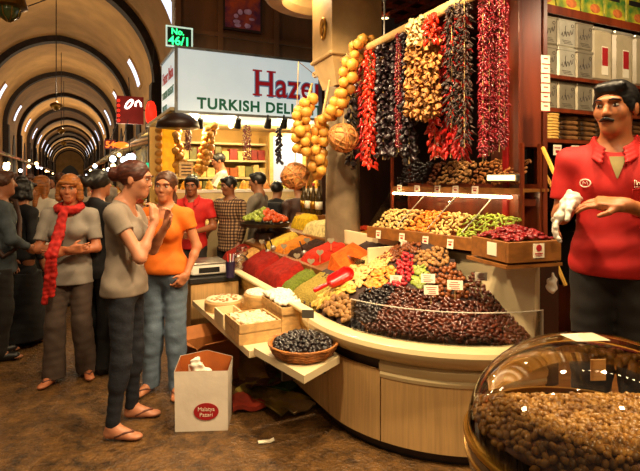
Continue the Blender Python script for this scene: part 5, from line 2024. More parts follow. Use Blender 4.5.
# yellow lit column and tan placards at the stall's hall corner
q = hall(1.12, 6.75, .9)
t = thing('lit_column', q, 'yellow lit column of stacked sweets at the stall corner', 'column')
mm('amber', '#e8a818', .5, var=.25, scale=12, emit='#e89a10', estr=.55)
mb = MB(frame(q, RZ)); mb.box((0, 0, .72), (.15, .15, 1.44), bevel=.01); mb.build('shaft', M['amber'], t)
mb = MB()
for k in range(13):
    mb.sphere(q + Vector((-.10, -.06, .12 + k * .1)), (.05, .045, .045), 10, 7)
mb.build('sweet_ball', M['garlic'], t, smooth=True)
for px, py, Y, lab in ((166, 190, 5.9, 'tan placard on the stall corner behind the woman in orange'), (186, 178, 6.2, 'tan placard beside the yellow braid at the stall corner')):
    q = P(px, py, Y)
    t = thing('placard', q, lab, 'placard')
    mb = MB(frame(q, RZ)); mb.box((0, 0, .1), (.17, .02, .2)); c = mb.build('board', M['wood_light'], t)
    mb = MB(frame(q, RZ))
    for k in range(4):
        mb.box((0, -.012, .04 + k * .04), (.12, .003, .012))
    mb.build('print', M['ink_black'], c)
    mb = MB(frame(q, RZ)); mb.tube([(0, .0, -q.z + .005), (0, .0, .0)], .01, 6); mb.build('post', M['darkwood'], t)
# dark umbrella shaped awning corner under the sign
q = P(178, 123, 6.05)
t = thing('corner_awning', q, 'dark domed awning under the corner of the sweets sign', 'awning')
mb = MB(); mb.lathe(q, [(.26, -.06), (.24, .02), (.14, .10), (0, .13)], 20); mb.build('cover', M['darkwood'], t, smooth=True)
mb = MB(); mb.tube([q + Vector((0, 0, .1)), Vector((q.x, q.y + .1, 2.42))], .01, 6); mb.build('hook', M['steel'], t)

# tray stand of olives and fruit beyond the spices, bottles beside the column
q = cnt(2.42, .50, .98)
t = thing('tray_stand', q, 'low dark stand with a tray of green and orange fruit beyond the spices', 'stand')
mb = MB(); mb.lathe((q.x, q.y, 0), [(.12, .92), (.12, .99), (.05, 1.0), (.05, 1.04), (.27, 1.06), (.285, 1.1), (.265, 1.1), (0, 1.07)], 30); mb.build('pedestal', M['darkwood'], t, smooth=True, angle=.6)
def st_z(x, y):
    return 1.11 + .14 * max(0, 1 - math.hypot(x - q.x, y - q.y) / .28)
half = lambda sg: [(q.x + .255 * math.cos(a), q.y + .255 * math.sin(a)) for a in [(-PI / 2 + PI * i / 16) if sg > 0 else (PI / 2 + PI * i / 16) for i in range(17)]]
mm('orangefruit', '#c9501a', .4, var=.2, objvar=.2)
scatter('green_fruit', half(-1), protos('kiwi', (.028, .026, .024), .06), .05, 'green fruit in the tray beyond the spices', 'fruit', 'green fruit in the tray', 70, f=st_z, seed=91, lift=.01)
scatter('orange_fruit', half(1), protos('orangefruit', (.03, .028, .026), .06), .05, 'orange fruit in the tray beyond the spices', 'fruit', 'orange fruit in the tray', 70, f=st_z, seed=92, lift=.01)
mm('bottleglass', '#3a2a0c', .12, var=.2, coat=.4)
q = cnt(2.4, 1.08, 1.03)
t = thing('bottle_crate', q, 'low wooden crate that carries the dark oil bottles by the column', 'crate')
mb = MB(frame(q, RZ)); mb.box((0, 0, .075), (.16, .56, .15), bevel=.004); mb.build('body', M['wood_mid'], t)
mb = MB(frame(q, RZ))
for z in (.03, .075, .12):
    mb.box((-.083, 0, z), (.006, .56, .03))
mb.build('slat', M['wood_light'], t)
for i, (s, w) in enumerate(((2.5, 1.08), (2.36, 1.08), (2.22, 1.08), (2.63, 1.08))):
    b_ = cnt(s, w, 1.181)
    t = thing('bottle', b_, 'dark glass oil bottle beside the marble column, ' + ['second from the stall', 'third from the stall', 'closest to the column', 'closer to the sweets stall'][i], 'bottle')
    mb = MB(); mb.lathe(b_, [(.04, 0), (.042, .01), (.042, .2), (.016, .27), (.015, .33), (0, .33)], 18); mb.build('glass', M['bottleglass'], t, smooth=True, angle=.6)
    mb = MB(); mb.lathe(b_, [(.0432, .06), (.0432, .15)], 18); mb.build('label', M['gold' if i % 2 else 'card'], t, smooth=True)
    mb = MB(); mb.cyl(b_ + Vector((0, 0, .33)), .017, .03, 12); mb.build('cap', M['ink_red' if i % 2 else 'gold'], t)

# ------------------------------------------------------------------ stalls and lights down the hall
rnd = random.Random(21)
cloths = [mat('cl%d' % i, c, .7, var=.4, scale=6, col2=d) for i, (c, d) in enumerate((('#6a2418', '#c9862a'), ('#3a2a1a', '#a87a3a'), ('#7a1a14', '#d8a04a'), ('#2a3a2a', '#b89a4a'), ('#53301a', '#d06a2a')))]
stallcol = ['amber lit', 'brown', 'red trimmed', 'green trimmed', 'rust coloured']
ns = 0
for sg, ts in ((1, [9.2, 11.6, 14.2, 17.0, 20.2, 24, 28.5, 34, 41, 50, 62]), (-1, [13.2, 15.6, 18.2, 21.2, 24.6, 28.6, 33.5, 39, 46, 55, 66])):
    for i, t_ in enumerate(ts):
        lat0 = 1.35 if sg > 0 else -2.25
        L_ = (ts[i + 1] - t_ if i + 1 < len(ts) else 8) - .25
        q = hall(lat0 + sg * .4, t_ + L_ / 2, 0)
        side = 'on the side of the sweets sign' if sg > 0 else 'on the side across from the sweets sign'
        order = ['first', 'second', 'third', 'fourth', 'fifth', 'sixth', 'seventh', 'eighth', 'ninth', 'tenth', 'eleventh'][i]
        t = thing('market_stall', q, 'lit hall stall %s, %s along the hall' % (side, order), 'stall')
        c0, c1 = rnd.randrange(5), rnd.randrange(5)
        mb = MB(HF); mb.box((lat0 + sg * .35, t_ + L_ / 2, .45), (.7, L_, .9)); mb.build('counter', cloths[c0], t)
        mb = MB(HF); mb.box((lat0 + sg * .82, t_ + L_ / 2, 1.3), (.08, L_, 2.6)); mb.build('rear_panel', cloths[c1], t)
        mb = MB(HF)
        sl = [(lat0 - sg * .1, 2.45), (lat0 + sg * .85, 2.7), (lat0 + sg * .85, 2.78), (lat0 - sg * .1, 2.52)]
        vs = [(x, t_, z) for x, z in sl] + [(x, t_ + L_, z) for x, z in sl]
        mb.add(vs, [(0, 1, 5, 4), (1, 2, 6, 5), (2, 3, 7, 6), (3, 0, 4, 7), (3, 2, 1, 0), (4, 5, 6, 7)])
        mb.build('awning', cloths[(c0 + 2) % 5], t)
        for k in range(int(min(5, 2 + L_))):
            tt = t_ + L_ * (k + .5) / int(min(5, 2 + L_))
            h = rnd.uniform(.15, .4)
            mb = MB(HF); mb.lathe((lat0 + sg * rnd.uniform(.2, .5), tt, .9), [(.2, 0), (.18, h * .4), (.08, h * .85), (0, h)], 12)
            mb.build('goods_mound', gold[rnd.randrange(6)], t, smooth=True)
        # bright globes along the awning edge
        nb_ = (2, 1, 2, 3, 1, 2, 2, 1, 2, 1, 1)[i]
        for k in range(nb_):
            tt = t_ + L_ * (k + rnd.uniform(.2, .8)) / nb_
            g = hall(lat0 - sg * rnd.uniform(-.2, .3), tt, rnd.uniform(1.75, 2.55))
            white = rnd.random() < .5
            b_ = thing('globe_lamp', g, 'glowing round lamp at the %s hall stall %s' % (order, 'beyond the sweets sign' if sg > 0 else 'facing the sweets sign'), 'lamp', '%s stall globes %s' % (order, 'near' if sg > 0 else 'across'))
            r = rnd.uniform(.045, .11) if i < 3 else rnd.uniform(.05, .12)
            mb = MB(); mb.sphere(g, r, 12, 8); mb.build('globe', M['bulb_white' if white else 'bulb_warm'], b_, smooth=True)
            mb = MB(); mb.tube([g + Vector((0, 0, r)), Vector((g.x, g.y, 2.62))], .008, 5); mb.build('cord', M['black'], b_)
        if i < 8:
            lamp('stall_light', hall(lat0 - sg * .05, t_ + L_ / 2, 2.1), 22, (1, .8, .5), .1)
# red lit signs hung over the hall stalls
mm('neonred', '#d0100c', .4, var=.1, emit='#ff2a14', estr=1.1)
mm('neonorange', '#e05a10', .4, var=.1, emit='#ff6a18', estr=1.6)
mm('neonwhite', '#fff0e0', .4, var=0, emit='#fff0e0', estr=3)
mm('darkred', '#5a0c08', .4, var=.2, emit='#8a1008', estr=.25)
q = P(130, 124, 10.2)
t = thing('lit_sign', q, 'dark red lit sign with slanted white figures down the hall', 'sign')
mb = MB(frame(q, RZ)); mb.box((0, 0, .28), (.52, .06, .56)); mb.build('panel', M['darkred'], t)
mb = MB(frame(q, RZ))
mb.tube([(-.02 + .05 * math.cos(a) + .05 * math.sin(a), -.04, .40 + .09 * math.sin(a)) for a in [2 * PI * i / 14 for i in range(14)]], .018, 6, True)
mb.tube([(.10, -.04, .36), (.11, -.04, .45), (.16, -.04, .48), (.20, -.04, .44), (.21, -.04, .36)], .018, 6)
mb.build('figure', M['neonwhite'], t)
for k in range(5):
    mb = MB(frame(q, RZ)); mb.sphere((-.22, -.04, .06 + k * .1), .03, 8, 6); mb.build('red_bulb', M['neonred'], t)
mb = MB(frame(q, RZ)); mb.tube([(0, 0, .56), (0, .3, 1.0)], .01, 5); mb.tube([(.26, .0, .3), (.9, .3, .3)], .012, 5); mb.build('bracket', M['black'], t)
q = P(151, 124, 9.0)
t = thing('red_lantern', q, 'bright red cloth lantern hanging beside the corner of the sweets sign', 'lantern')
mb = MB(); mb.lathe(q, [(.05, 0), (.085, .05), (.10, .18), (.085, .32), (.05, .40), (0, .42)], 16); mb.build('shade', M['neonred'], t, smooth=True)
mb = MB(); mb.tube([q + Vector((0, 0, .4)), q + Vector((.02, .1, 1.4))], .006, 5); mb.build('cord', M['black'], t)
q = P(110, 149, 14.0)
t = thing('lit_sign', q, 'small orange lit sign reading 54 further down the hall', 'sign')
mb = MB(frame(q, RZ)); mb.box((0, 0, .13), (.30, .06, .26)); mb.build('panel', M['darkred'], t)
text('lettering', '54', .24, facing(q + Vector((0, 0, 0)), RZ) @ Matrix.Translation((0, .045, .035)), M['neonorange'], t, .004, .006, 'CENTER')
mb = MB(frame(q, RZ)); mb.tube([(0, 0, .26), (.3, .3, .9)], .01, 5); mb.build('bracket', M['black'], t)
q = P(148, 186, 8.6)
t = thing('green_cross_sign', q, 'green lit tiered cross sign at the edge of the hall stalls', 'sign')
mm('neongreen', '#0c8a5a', .4, var=0, emit='#18c890', estr=.8)
mb = MB(frame(q, RZ))
for k in range(3):
    mb.box((0, 0, .06 + k * .12), (.22 - .05 * k, .04, .05)); 
mb.box((0, 0, .2), (.06, .04, .4))
mb.build('cross', M['neongreen'], t)
mb = MB(frame(q, RZ)); mb.tube([(0, .03, -1.4), (0, .03, .02)], .015, 6); mb.build('post', M['black'], t)
q = P(121, 145, 9.6)
t = thing('orange_lamp', q, 'amber glowing lamp under the dark red sign', 'lamp')
mb = MB(); mb.sphere(q, (.14, .14, .06), 14, 8); mb.build('globe', M['neonorange'], t, smooth=True)
mb = MB(); mb.tube([q, q + Vector((.1, .1, .5))], .008, 5); mb.build('cord', M['black'], t)
# brass lantern overhead and hanging wires
q = P(9, 22, 5.6)
t = thing('hanging_lantern', q, 'brass and green glass lantern hanging overhead at the top corner', 'lantern')
mb = MB(); mb.lathe(q, [(0, 0), (.02, .01), (.09, .05), (.12, .12), (.125, .16)], 16); mb.build('glass_bowl', mat('lglass', '#3a4a2a', .2, var=.3, coat=.5), t, smooth=True)
mb = MB(); mb.lathe(q, [(.13, .15), (.19, .17), (.17, .22), (.14, .42), (.05, .56), (.02, .6), (0, .6)], 16); mb.build('crown', M['brass'], t, smooth=True, angle=.5)
mb = MB()
for k in range(8):
    a = 2 * PI * k / 8
    mb.tube([q + Vector((.13 * math.cos(a), .13 * math.sin(a), .16)), q + Vector((.10 * math.cos(a), .10 * math.sin(a), .06)), q + Vector((.02 * math.cos(a), .02 * math.sin(a), .005))], .007, 5)
mb.build('rib', M['brass'], t)
mb = MB(); mb.tube([q + Vector((0, 0, .6)), q + Vector((0, 0, 5.2))], .01, 5); mb.build('chain', M['black'], t)
for k, tt in enumerate((16.5, 24.0, 31.0)):
    z1 = 6.95
    a, b = hall(AX, tt, z1), hall(AX, tt, 3.75 - .1 * k)
    t = thing('chandelier', b, 'small dark chandelier on a long chain under the vault, %s along the hall' % ['first', 'second', 'third'][k], 'chandelier')
    mb = MB(); mb.tube([a, b], .014, 5); mb.build('chain', M['black'], t)
    mb = MB(); mb.lathe(b, [(0, -.2), (.06, -.17), (.16, -.06), (.17, 0), (.05, .07), (0, .12)], 14); mb.build('body', M['brass'], t, smooth=True)
mb = MB(); c0, c1 = hall(AX, 16.5, 6.93), hall(AX - 2.4, 14.0, 5.35)
mb.tube([c0.lerp(c1, k / 12) + Vector((0, 0, -.25 * math.sin(PI * k / 12))) for k in range(13)], .018, 5)
tag(mb.build('cable', M['black']), 'dark cable looping from the vault crown to the side', 'cable')
# ------------------------------------------------------------------ people
def V3(*a):
    return np.array(a, dtype=np.float64)

def rotz(a):
    return np.array([[math.cos(a), -math.sin(a), 0], [math.sin(a), math.cos(a), 0], [0, 0, 1]])
def rotx(a):
    return np.array([[1, 0, 0], [0, math.cos(a), -math.sin(a)], [0, math.sin(a), math.cos(a)]])
def roty(a):
    return np.array([[math.cos(a), 0, math.sin(a)], [0, 1, 0], [-math.sin(a), 0, math.cos(a)]])

def unit(v):
    v = np.array(v, float)
    return v / max(np.linalg.norm(v), 1e-9)

def hand(sd, wr, d, palm, thumb, curl=.35, spread=1.0, s=1.0, closed=0):
    """palm and five fingers: d towards the fingers, palm = where the palm looks, thumb = the thumb's side"""
    d = unit(d)
    palm = np.array(palm, float); palm = unit(palm - d * (palm @ d))
    t = np.cross(palm, d); t = t if t @ np.array(thumb, float) > 0 else -t
    wr = np.array(wr, float)
    R = np.stack([t, palm, d], 1)
    sd.box(wr + d * .048 * s, (.030 * s, .008 * s, .036 * s), R, .008 * s, .012)
    sd.cap(wr - d * .01, wr + d * .02 * s, .023 * s, .026 * s, .015)
    for i, (off, L, r) in enumerate(((.029, .072, .0086), (.010, .080, .0088), (-.010, .074, .0084), (-.028, .058, .0076))):
        p = wr + d * .088 * s + t * off * s
        dd = unit(d + t * off * 1.8 * spread)
        for k, f in enumerate((.45, .32, .25)):
            a = curl * (1 + .25 * k) * (1 + .12 * i) + closed * .5
            ax = unit(np.cross(dd, palm))
            # bend dd towards the palm side
            dd = unit(dd * math.cos(a) + unit(palm - dd * (palm @ dd)) * math.sin(a)) if k or a else dd
            q = p + dd * L * f * s
            sd.cap(p, q, r * s * (1 - .08 * k), r * s * (1 - .08 * (k + 1)), .003)
            p = q
    p = wr + d * .025 * s + t * .024 * s
    dd = unit(d * .65 + t * .75 + palm * .25)
    q = p + dd * .042 * s
    sd.cap(p, q, .0125 * s, .0105 * s, .010)
    dd = unit(d * .9 + t * .25 + palm * .35)
    sd.cap(q, q + dd * .034 * s, .0100 * s, .0085 * s, .004)

SKINS = {}
def skin(col):
    if col not in SKINS:
        SKINS[col] = (mat('skin' + col[1:], col, .5, var=.08, scale=14, sss=.08), mat('lip' + col[1:], [x * .62 + (.05 if i == 0 else 0) for i, x in enumerate(lin(col))], .45, var=.05))
    return SKINS[col]
M['eyewhite'] = mat('eyewhite', '#a89a8c', .25, var=0)
M['eyedark'] = mat('eyedark', '#1a0f0a', .2, var=0)
M['jeans_dark'] = mat('jeans_dark', '#181c26', .8, var=.25, scale=20, bump=.2, bscale=80)
M['jeans_light'] = mat('jeans_light', '#5f6f80', .8, var=.25, scale=9, bump=.2, bscale=80)
M['trousers_brown'] = mat('trousers_brown', '#4a3a30', .8, var=.15, scale=12)
M['trousers_dark'] = mat('trousers_dark', '#1a1512', .8, var=.2, scale=12)
M['cloth_black'] = mat('cloth_black', '#0e0d10', .85, var=.3, scale=12)
M['cloth_grey'] = mat('cloth_grey', '#8c8378', .85, var=.08, scale=14)
M['cloth_tee'] = mat('cloth_tee', '#8d7f70', .85, var=.07, scale=14)
M['cloth_orange'] = mat('cloth_orange', '#dd6a08', .8, var=.07, scale=14)
M['cloth_red'] = mat('cloth_red', '#b40e08', .75, var=.08, scale=14)
M['cloth_white'] = mat('cloth_white', '#d0c4b0', .85, var=.06, scale=14)
M['cloth_denim'] = mat('cloth_denim', '#3c444a', .85, var=.25, scale=14)
M['cloth_dimgrey'] = mat('cloth_dimgrey', '#6a6055', .85, var=.1, scale=14)
M['scarf'] = mat('scarf', '#b5180e', .8, var=.25, scale=28)
M['hair_auburn'] = mat('hair_auburn', '#4a1e0e', .5, var=.4, scale=20, stretch=(1, 1, 4))
M['hair_brown'] = mat('hair_brown', '#4a2814', .5, var=.4, scale=20, stretch=(1, 1, 4))
M['hair_blond'] = mat('hair_blond', '#9a5a22', .5, var=.35, scale=20, stretch=(1, 1, 4))
M['hair_black'] = mat('hair_black', '#0d0907', .45, var=.4, scale=24, stretch=(1, 1, 4))
M['sandal'] = mat('sandal', '#6a3f30', .6, var=.15)
M['sandal_sole'] = mat('sandal_sole', '#c9b8a4', .6, var=.1)
M['shoe'] = mat('shoe', '#120e0c', .4, var=.2)
M['strap'] = mat('strap', '#3a2015', .6, var=.2)
def plaid():
    m = bpy.data.materials.new('plaid')
    m.use_nodes = True
    nt = m.node_tree
    b = nt.nodes['Principled BSDF']
    b.inputs['Roughness'].default_value = .85
    tc = nt.nodes.new('ShaderNodeTexCoord')
    outs = []
    for ax, sc in (('X', 30), ('Z', 26)):
        w = nt.nodes.new('ShaderNodeTexWave')
        w.bands_direction = ax
        w.inputs['Scale'].default_value = sc / 3
        r = nt.nodes.new('ShaderNodeValToRGB')
        r.color_ramp.interpolation = 'CONSTANT'
        r.color_ramp.elements[1].position = .5
        nt.links.new(tc.outputs['Object'], w.inputs[0]); nt.links.new(w.outputs['Fac'], r.inputs[0])
        outs.append(r.outputs[0])
    ad = nt.nodes.new('ShaderNodeMixRGB'); ad.blend_type = 'MIX'; ad.inputs[0].default_value = .5
    nt.links.new(outs[0], ad.inputs[1]); nt.links.new(outs[1], ad.inputs[2])
    r = nt.nodes.new('ShaderNodeValToRGB')
    e = r.color_ramp.elements
    e[0].color = (*lin('#21120b'), 1); e[1].color = (*lin('#a0805c'), 1)
    e[1].position = .85
    m_ = e.new(.45); m_.color = (*lin('#4a2a1a'), 1)
    nt.links.new(ad.outputs[0], r.inputs[0]); nt.links.new(r.outputs[0], b.inputs['Base Color'])
    return m
M['plaid'] = plaid()

def person(loc, rz, label, H=1.70, sex='f', res=.010, skn='#b87a58', hair=('short', 'hair_black'), top='cloth_grey', sleeve=.5, hem=.86,
           bottom='jeans_dark', legs='slim', J=None, head=(0, 0, 0), head_off=(0, 0), L=None, R=None, shoes='shoe', lean=0.0, face=True, mustache=False, collar=False, group=None, toe=.25, hairfn=None, topfn=None, build=1.0, hipf=0.0):
    """J overrides joints, head = yaw, pitch, roll; L / R = hand specs (direction, palm, thumb, curl)"""
    t = thing('person', loc, label, 'person', group)
    t.rotation_euler = (0, 0, rz)
    k = H / 1.70
    f = sex == 'f'
    sw = .165 if f else .19
    j = dict(shL=V3(sw, .01, 1.365), shR=V3(-sw, .01, 1.365), elL=V3(.215, .03, 1.11), elR=V3(-.215, .03, 1.11), wrL=V3(.215, -.07, .87), wrR=V3(-.215, -.07, .87),
             hipL=V3(.085, .01, .90), hipR=V3(-.085, .01, .90), knL=V3(.09, -.01, .49), knR=V3(-.09, -.01, .49), anL=V3(.09, .03, .085), anR=V3(-.09, .03, .085))
    for q, v in (J or {}).items():
        j[q] = V3(*v)
    for q in ('shL', 'shR'):
        j[q] = j[q] + V3(0, -lean, 0)
    hc = V3(head_off[0], -.015 - lean * 1.25 - head_off[1], 1.588)
    HR = rotz(head[0]) @ rotx(head[1]) @ roty(head[2])
    hp = lambda x, y, z: hc + HR @ V3(x, y, z)
    allp = np.array(list(j.values()) + [hc])
    lo = allp.min(0) - .24; hi = allp.max(0) + .24
    lo[2] = -.01; hi[2] = max(hi[2] - .04, 1.73)
    arm = (.045, .038, .036, .025) if not f else (.042, .035, .032, .022)
    nb = V3(0, .02 - lean, 1.41)
    # --- body
    sd = SDF(lo, hi, res)
    sd.ell(hp(0, .018, .030), (.074, .094, .085), HR, .02)
    sd.ell(hp(0, -.022, -.03), (.055, .062, .078), HR, .03)
    sd.ell(hp(0, -.058, -.086), (.026, .024, .024) if f else (.031, .026, .027), HR, .03)
    if face:
        sd.ell(hp(0, -.072, .034), (.050, .018, .012), HR, .02)
        for s in (1, -1):
            sd.ell(hp(s * .031, -.090, .012), (.016, .014, .010), HR, .012, 'c')
            sd.ell(hp(s * .040, -.056, -.018), (.020, .02, .022), HR, .025)
        nf = .92 if f else 1.0
        sd.cap(hp(0, -.080, .016), hp(0, -.102 * nf, -.022), .0085, .0115 * nf, .012)
        for s in (1, -1):
            sd.ell(hp(s * .010, -.092 * nf, -.026), (.008, .010, .007), HR, .008)
        sd.ell(hp(0, -.0795, -.054), (.022, .011, .0055), HR, .008)
        sd.ell(hp(0, -.0775, -.065), (.018, .011, .0065), HR, .008)
        for s in (1, -1):
            sd.ell(hp(s * .077, .012, -.004), (.010, .019, .031), HR, .008)
    else:
        sd.cap(hp(0, -.08, .012), hp(0, -.098, -.02), .010, .013, .012)
    nr = .049 if f else .056
    sd.cap(nb, hp(0, .015, -.06), nr + .008, nr, .03)
    sd.cap(j['shL'] * .75 + nb * .25 - V3(0, 0, .03), j['shR'] * .75 + nb * .25 - V3(0, 0, .03), .05, .05, .05)
    for s in 'LR':
        sd.cap(nb + V3(0, .02, .03), j['sh' + s] + V3(0, .0, .0), .036, .038, .04)
    sd.ell((0, .0 - lean * .7, 1.26), (.135, .085, .17), None, .05)
    sd.ell((0, .005 - lean * .3, 1.07), (.105, .075, .16), None, .05)
    sd.ell((0, .01 - hipf, .93), (.135, .09, .12), None, .05)
    for s in 'LR':
        sh, el, wr = j['sh' + s], j['el' + s], j['wr' + s]
        sd.cap(sh, el, arm[0] * build, arm[1] * build, .03)
        mid = el + (wr - el) * .3
        sd.cap(el, mid, arm[1] * build, arm[2] * build, .02)
        sd.cap(mid, wr, arm[2] * build, arm[3] * build, .02)
        spec = L if s == 'L' else R
        if spec is None:
            d = unit(wr - el)
            spec = (d, (-1 if s == 'L' else 1, .1, 0), (0, -1, 0), .3)
        hand(sd, wr, spec[0], spec[1], spec[2], spec[3], s=.95 if f else 1.05)
        hip, kn, an = j['hip' + s], j['kn' + s], j['an' + s]
        sd.cap(hip, kn, .066, .046, .04)
        sd.cap(kn, an, .044, .031, .03)
        ta = toe if s == 'L' else -toe
        dx = rotz(ta) @ V3(0, -1, 0)
        sd.cap(an + V3(0, .02, -.045), an + dx * .10 + V3(0, 0, -.052), .033, .030, .03)
        sd.ell(an + dx * .135 + V3(0, 0, -.060), (.038, .055, .020), rotz(ta), .02)
        sd.cap(an, an + dx * .06 + V3(0, 0, -.04), .032, .03, .03)
    sd.cut((0, 0, .012), (0, 0, -1))
    sk = skin(skn)
    HRi = HR.T
    def paint(c):
        q = (c - hc) @ HR
        lip = ((q[:, 0] / .022) ** 2 + ((q[:, 2] + .059) / .0105) ** 2 < 1) & (q[:, 1] < -.074)
        return np.where(lip, 1, 0)
    sd.build('body', [sk[0], sk[1]], t, k, paint if face else None)
    if face:
        for s in (1, -1):
            p = hp(s * .031, -.0735, .0105) * k
            e = MB(); e.sphere((0, 0, 0), (.0125 * k, .0115 * k, .0078 * k), 12, 8)
            e.cur = 1
            q = HR @ V3(0, -.0062, .0004) * k
            e.sphere(tuple(q), (.0066 * k, .006 * k, .0068 * k), 10, 6)
            o = e.build('eye', [M['eyewhite'], M['eyedark']], t, at=None, smooth=True) if False else None
            me = proto_mesh('eye', e, [M['eyewhite'], M['eyedark']])
            o = bpy.data.objects.new('eye', me); COL.objects.link(o); o.parent = t; o.location = p
            b = MB()
            b.tube([tuple(hp(s * x, y, z) * k) for x, y, z in ((.014, -.096, .031), (.03, -.094, .036), (.045, -.084, .032), (.052, -.074, .026))], [.0035 * k, .0045 * k, .004 * k, .002 * k], 6)
            me = proto_mesh('eyebrow', b, M[hair[1]])
            o = bpy.data.objects.new('eyebrow', me); COL.objects.link(o); o.parent = t
    # --- hair
    hd = SDF(hc - .30, hc + .26, max(res * .8, .006))
    st = hair[0]
    if st != 'none':
        hd.ell(hp(0, .022, .036), (.084, .104, .092), HR, .0)
        if st == 'short':
            hd.ell(hp(0, -.098, -.015), (.074, .068, .085), HR, .015, 'c')
            hd.ell(hp(0, .0, -.11), (.12, .12, .085), HR, .02, 'c')
            hd.cap(hp(-.035, -.058, .088), hp(.045, -.060, .090), .022, .020, .03)
            for s in (1, -1):
                hd.cap(hp(s * .074, -.012, .02), hp(s * .072, -.018, -.012), .010, .006, .01)
        else:
            hd.ell(hp(0, -.104, -.005), (.066, .064, .085), HR, .012, 'c')
            if st in ('bun', 'pony'):
                hd.ell(hp(0, -.02, -.13), (.12, .10, .10), HR, .02, 'c')
            if st == 'bun':
                hd.ell(hp(0, .135, .020), (.046, .044, .048), HR, .02)
                hd.ell(hp(.01, .150, .042), (.026, .026, .028), HR, .015)
            if st == 'pony':
                hd.cap(hp(0, .105, .02), hp(.03, .13, -.09), .034, .022, .03)
                hd.cap(hp(.03, .13, -.09), hp(.05, .10, -.17), .024, .010, .02)
            if st == 'bob':
                for s in (1, -1):
                    hd.cap(hp(s * .074, .0, .02), hp(s * .080, -.008, -.075), .028, .030, .03)
                hd.cap(hp(-.05, .07, -.06), hp(.05, .07, -.06), .045, .045, .04)
                hd.cap(hp(-.05, -.075, .062), hp(.055, -.072, .050), .020, .022, .02)
                hd.ell(hp(0, -.09, -.04), (.054, .06, .085), HR, .01, 'c')
            if st == 'long':
                for s in (1, -1, 0):
                    hd.cap(hp(s * .07, .03 + (.06 if s == 0 else 0), .0), hp(s * .075, .06 + (.05 if s == 0 else 0), -.23), .038, .032, .04)
        if hairfn:
            hairfn(hd, hp, HR)
        hd.wrinkle(.0016, 130, 3)
        hd.build('hair', M[hair[1]], t, k)
    if mustache:
        md = SDF(hc - .2, hc + .2, .005)
        for s in (1, -1):
            md.cap(hp(s * .004, -.096, -.0435), hp(s * .025, -.086, -.052), .0085, .0060, .004)
        md.build('moustache', M[hair[1]], t, k)
    # --- top
    cd = SDF(lo, hi, res)
    ck = .05
    cd.cap(j['shL'] * .82 + nb * .18 - V3(0, 0, .03), j['shR'] * .82 + nb * .18 - V3(0, 0, .03), .058, .058, .05)
    for s in 'LR':
        cd.cap(nb + V3(0, .02, .025), j['sh' + s], .044, .050, .04)
    cw = (.150, .112) if f else (.175, .118)
    cd.ell((0, .0 - lean * .75, 1.27), (cw[0] * build, cw[1] * build, .17), None, ck)
    cd.ell((0, .01 - lean * .3 - hipf * .5, 1.07), ((.128 if f else .158) * build, (.100 if f else .115) * build, .19), None, ck)
    cd.ell((0, .012 - hipf, .95), ((.170 if f else .166) * build, .124 * build, .15), None, ck)
    cd.ell((0, .014 - hipf, hem + .03), ((.178 if f else .170) * build, .130 * build, .15), None, ck)
    if f:
        for s in (1, -1):
            cd.ell((s * .072, -.085 - lean * .75, 1.245), (.066, .055, .062), None, .035)
    for s in 'LR':
        sh, el, wr = j['sh' + s], j['el' + s], j['wr' + s]
        r0 = arm[0] * build + .011
        if sleeve <= 1:
            e = sh + (el - sh) * sleeve
            cd.cap(sh, sh + (el - sh) * sleeve * .5, r0 + .004, r0, .04)
            cd.cone(sh + (el - sh) * .1, e, r0, r0 + .004, .02)
        else:
            fr_ = sleeve - 1
            cd.cap(sh, el, r0 + .004, arm[1] + .014, .04)
            cd.cap(el, el + (wr - el) * fr_ * .6, arm[1] + .014, arm[2] + .010, .02)
            cd.cone(el, el + (wr - el) * fr_, arm[1] + .013, arm[3] + .014, .015)
    cd.wrinkle(.0042, 24, len(label))
    cd.cut((0, 0, hem), (0, 0, -1), .01)
    cd.cap(nb + V3(0, -.012, -.012), nb + V3(0, -.05, .10), nr + .012, nr + .03, .01, 'c')
    if f:
        cd.ell(nb + V3(0, -.085, -.005), (.068, .075, .055), None, .015, 'c')
    if topfn:
        topfn(cd, j)
    cd.build('shirt', M[top], t, k)
    if collar:
        kd = SDF(nb - .2, nb + .2, min(res, .006))
        rr = nr + .022
        pts = []
        for i in range(15):
            a = math.radians(-62 + (360 - 56) * i / 14 - 90 + 90)
            a = math.radians(-90 + 28 + (360 - 56) * i / 14)
            c = math.cos(a), math.sin(a)
            fr_ = max(0, -c[1])
            pts.append((nb + V3(c[0] * rr * 1.02, .012 + c[1] * rr - .050 * fr_, .062 - .062 * fr_), nb + V3(c[0] * (rr + .018), .012 + c[1] * (rr + .016) - .084 * fr_, .026 - .085 * fr_)))
        for p, q in zip(pts[:-1], pts[1:]):
            for u in (0, .33, .67, 1):
                kd.cap(p[0] + (p[1] - p[0]) * u, q[0] + (q[1] - q[0]) * u, .009, .009, .004)
        kd.build('collar', M[top], t, k)
    # --- bottom
    bd = SDF(lo, hi, res)
    if legs == 'robe':
        bd.cap((0, .01, 1.0), (0, .01, .95), .15, .16, .05)
        bd.cone((0, .01, 1.02), (0, .02, .06), .15, .24, .04)
    else:
        bd.ell((0, .015 - hipf, .91), ((.154 if f else .148) * build, .108 * build, .11), None, .04)
        for s in 'LR':
            hip, kn, an = j['hip' + s], j['kn' + s], j['an' + s]
            if legs == 'slim':
                w = (.084, .057, .052, .041)
            elif legs == 'flare':
                w = (.092, .070, .068, .088)
            else:
                w = (.092, .074, .070, .066)
            bd.cap(hip, kn, w[0] * build, w[1] * build, .04)
            bd.cap(kn, kn + (an - kn) * .35, w[1] * build, w[2] * build + .004, .03)
            bd.cone(kn + (an - kn) * .05, an + (an - kn) * (.02 if legs == 'slim' else .10), w[2] * build, w[3] * build, .03)
    bd.wrinkle(.0022, 37, len(label) + 2)
    bd.cut((0, 0, hem + .05), (0, 0, 1), .01)
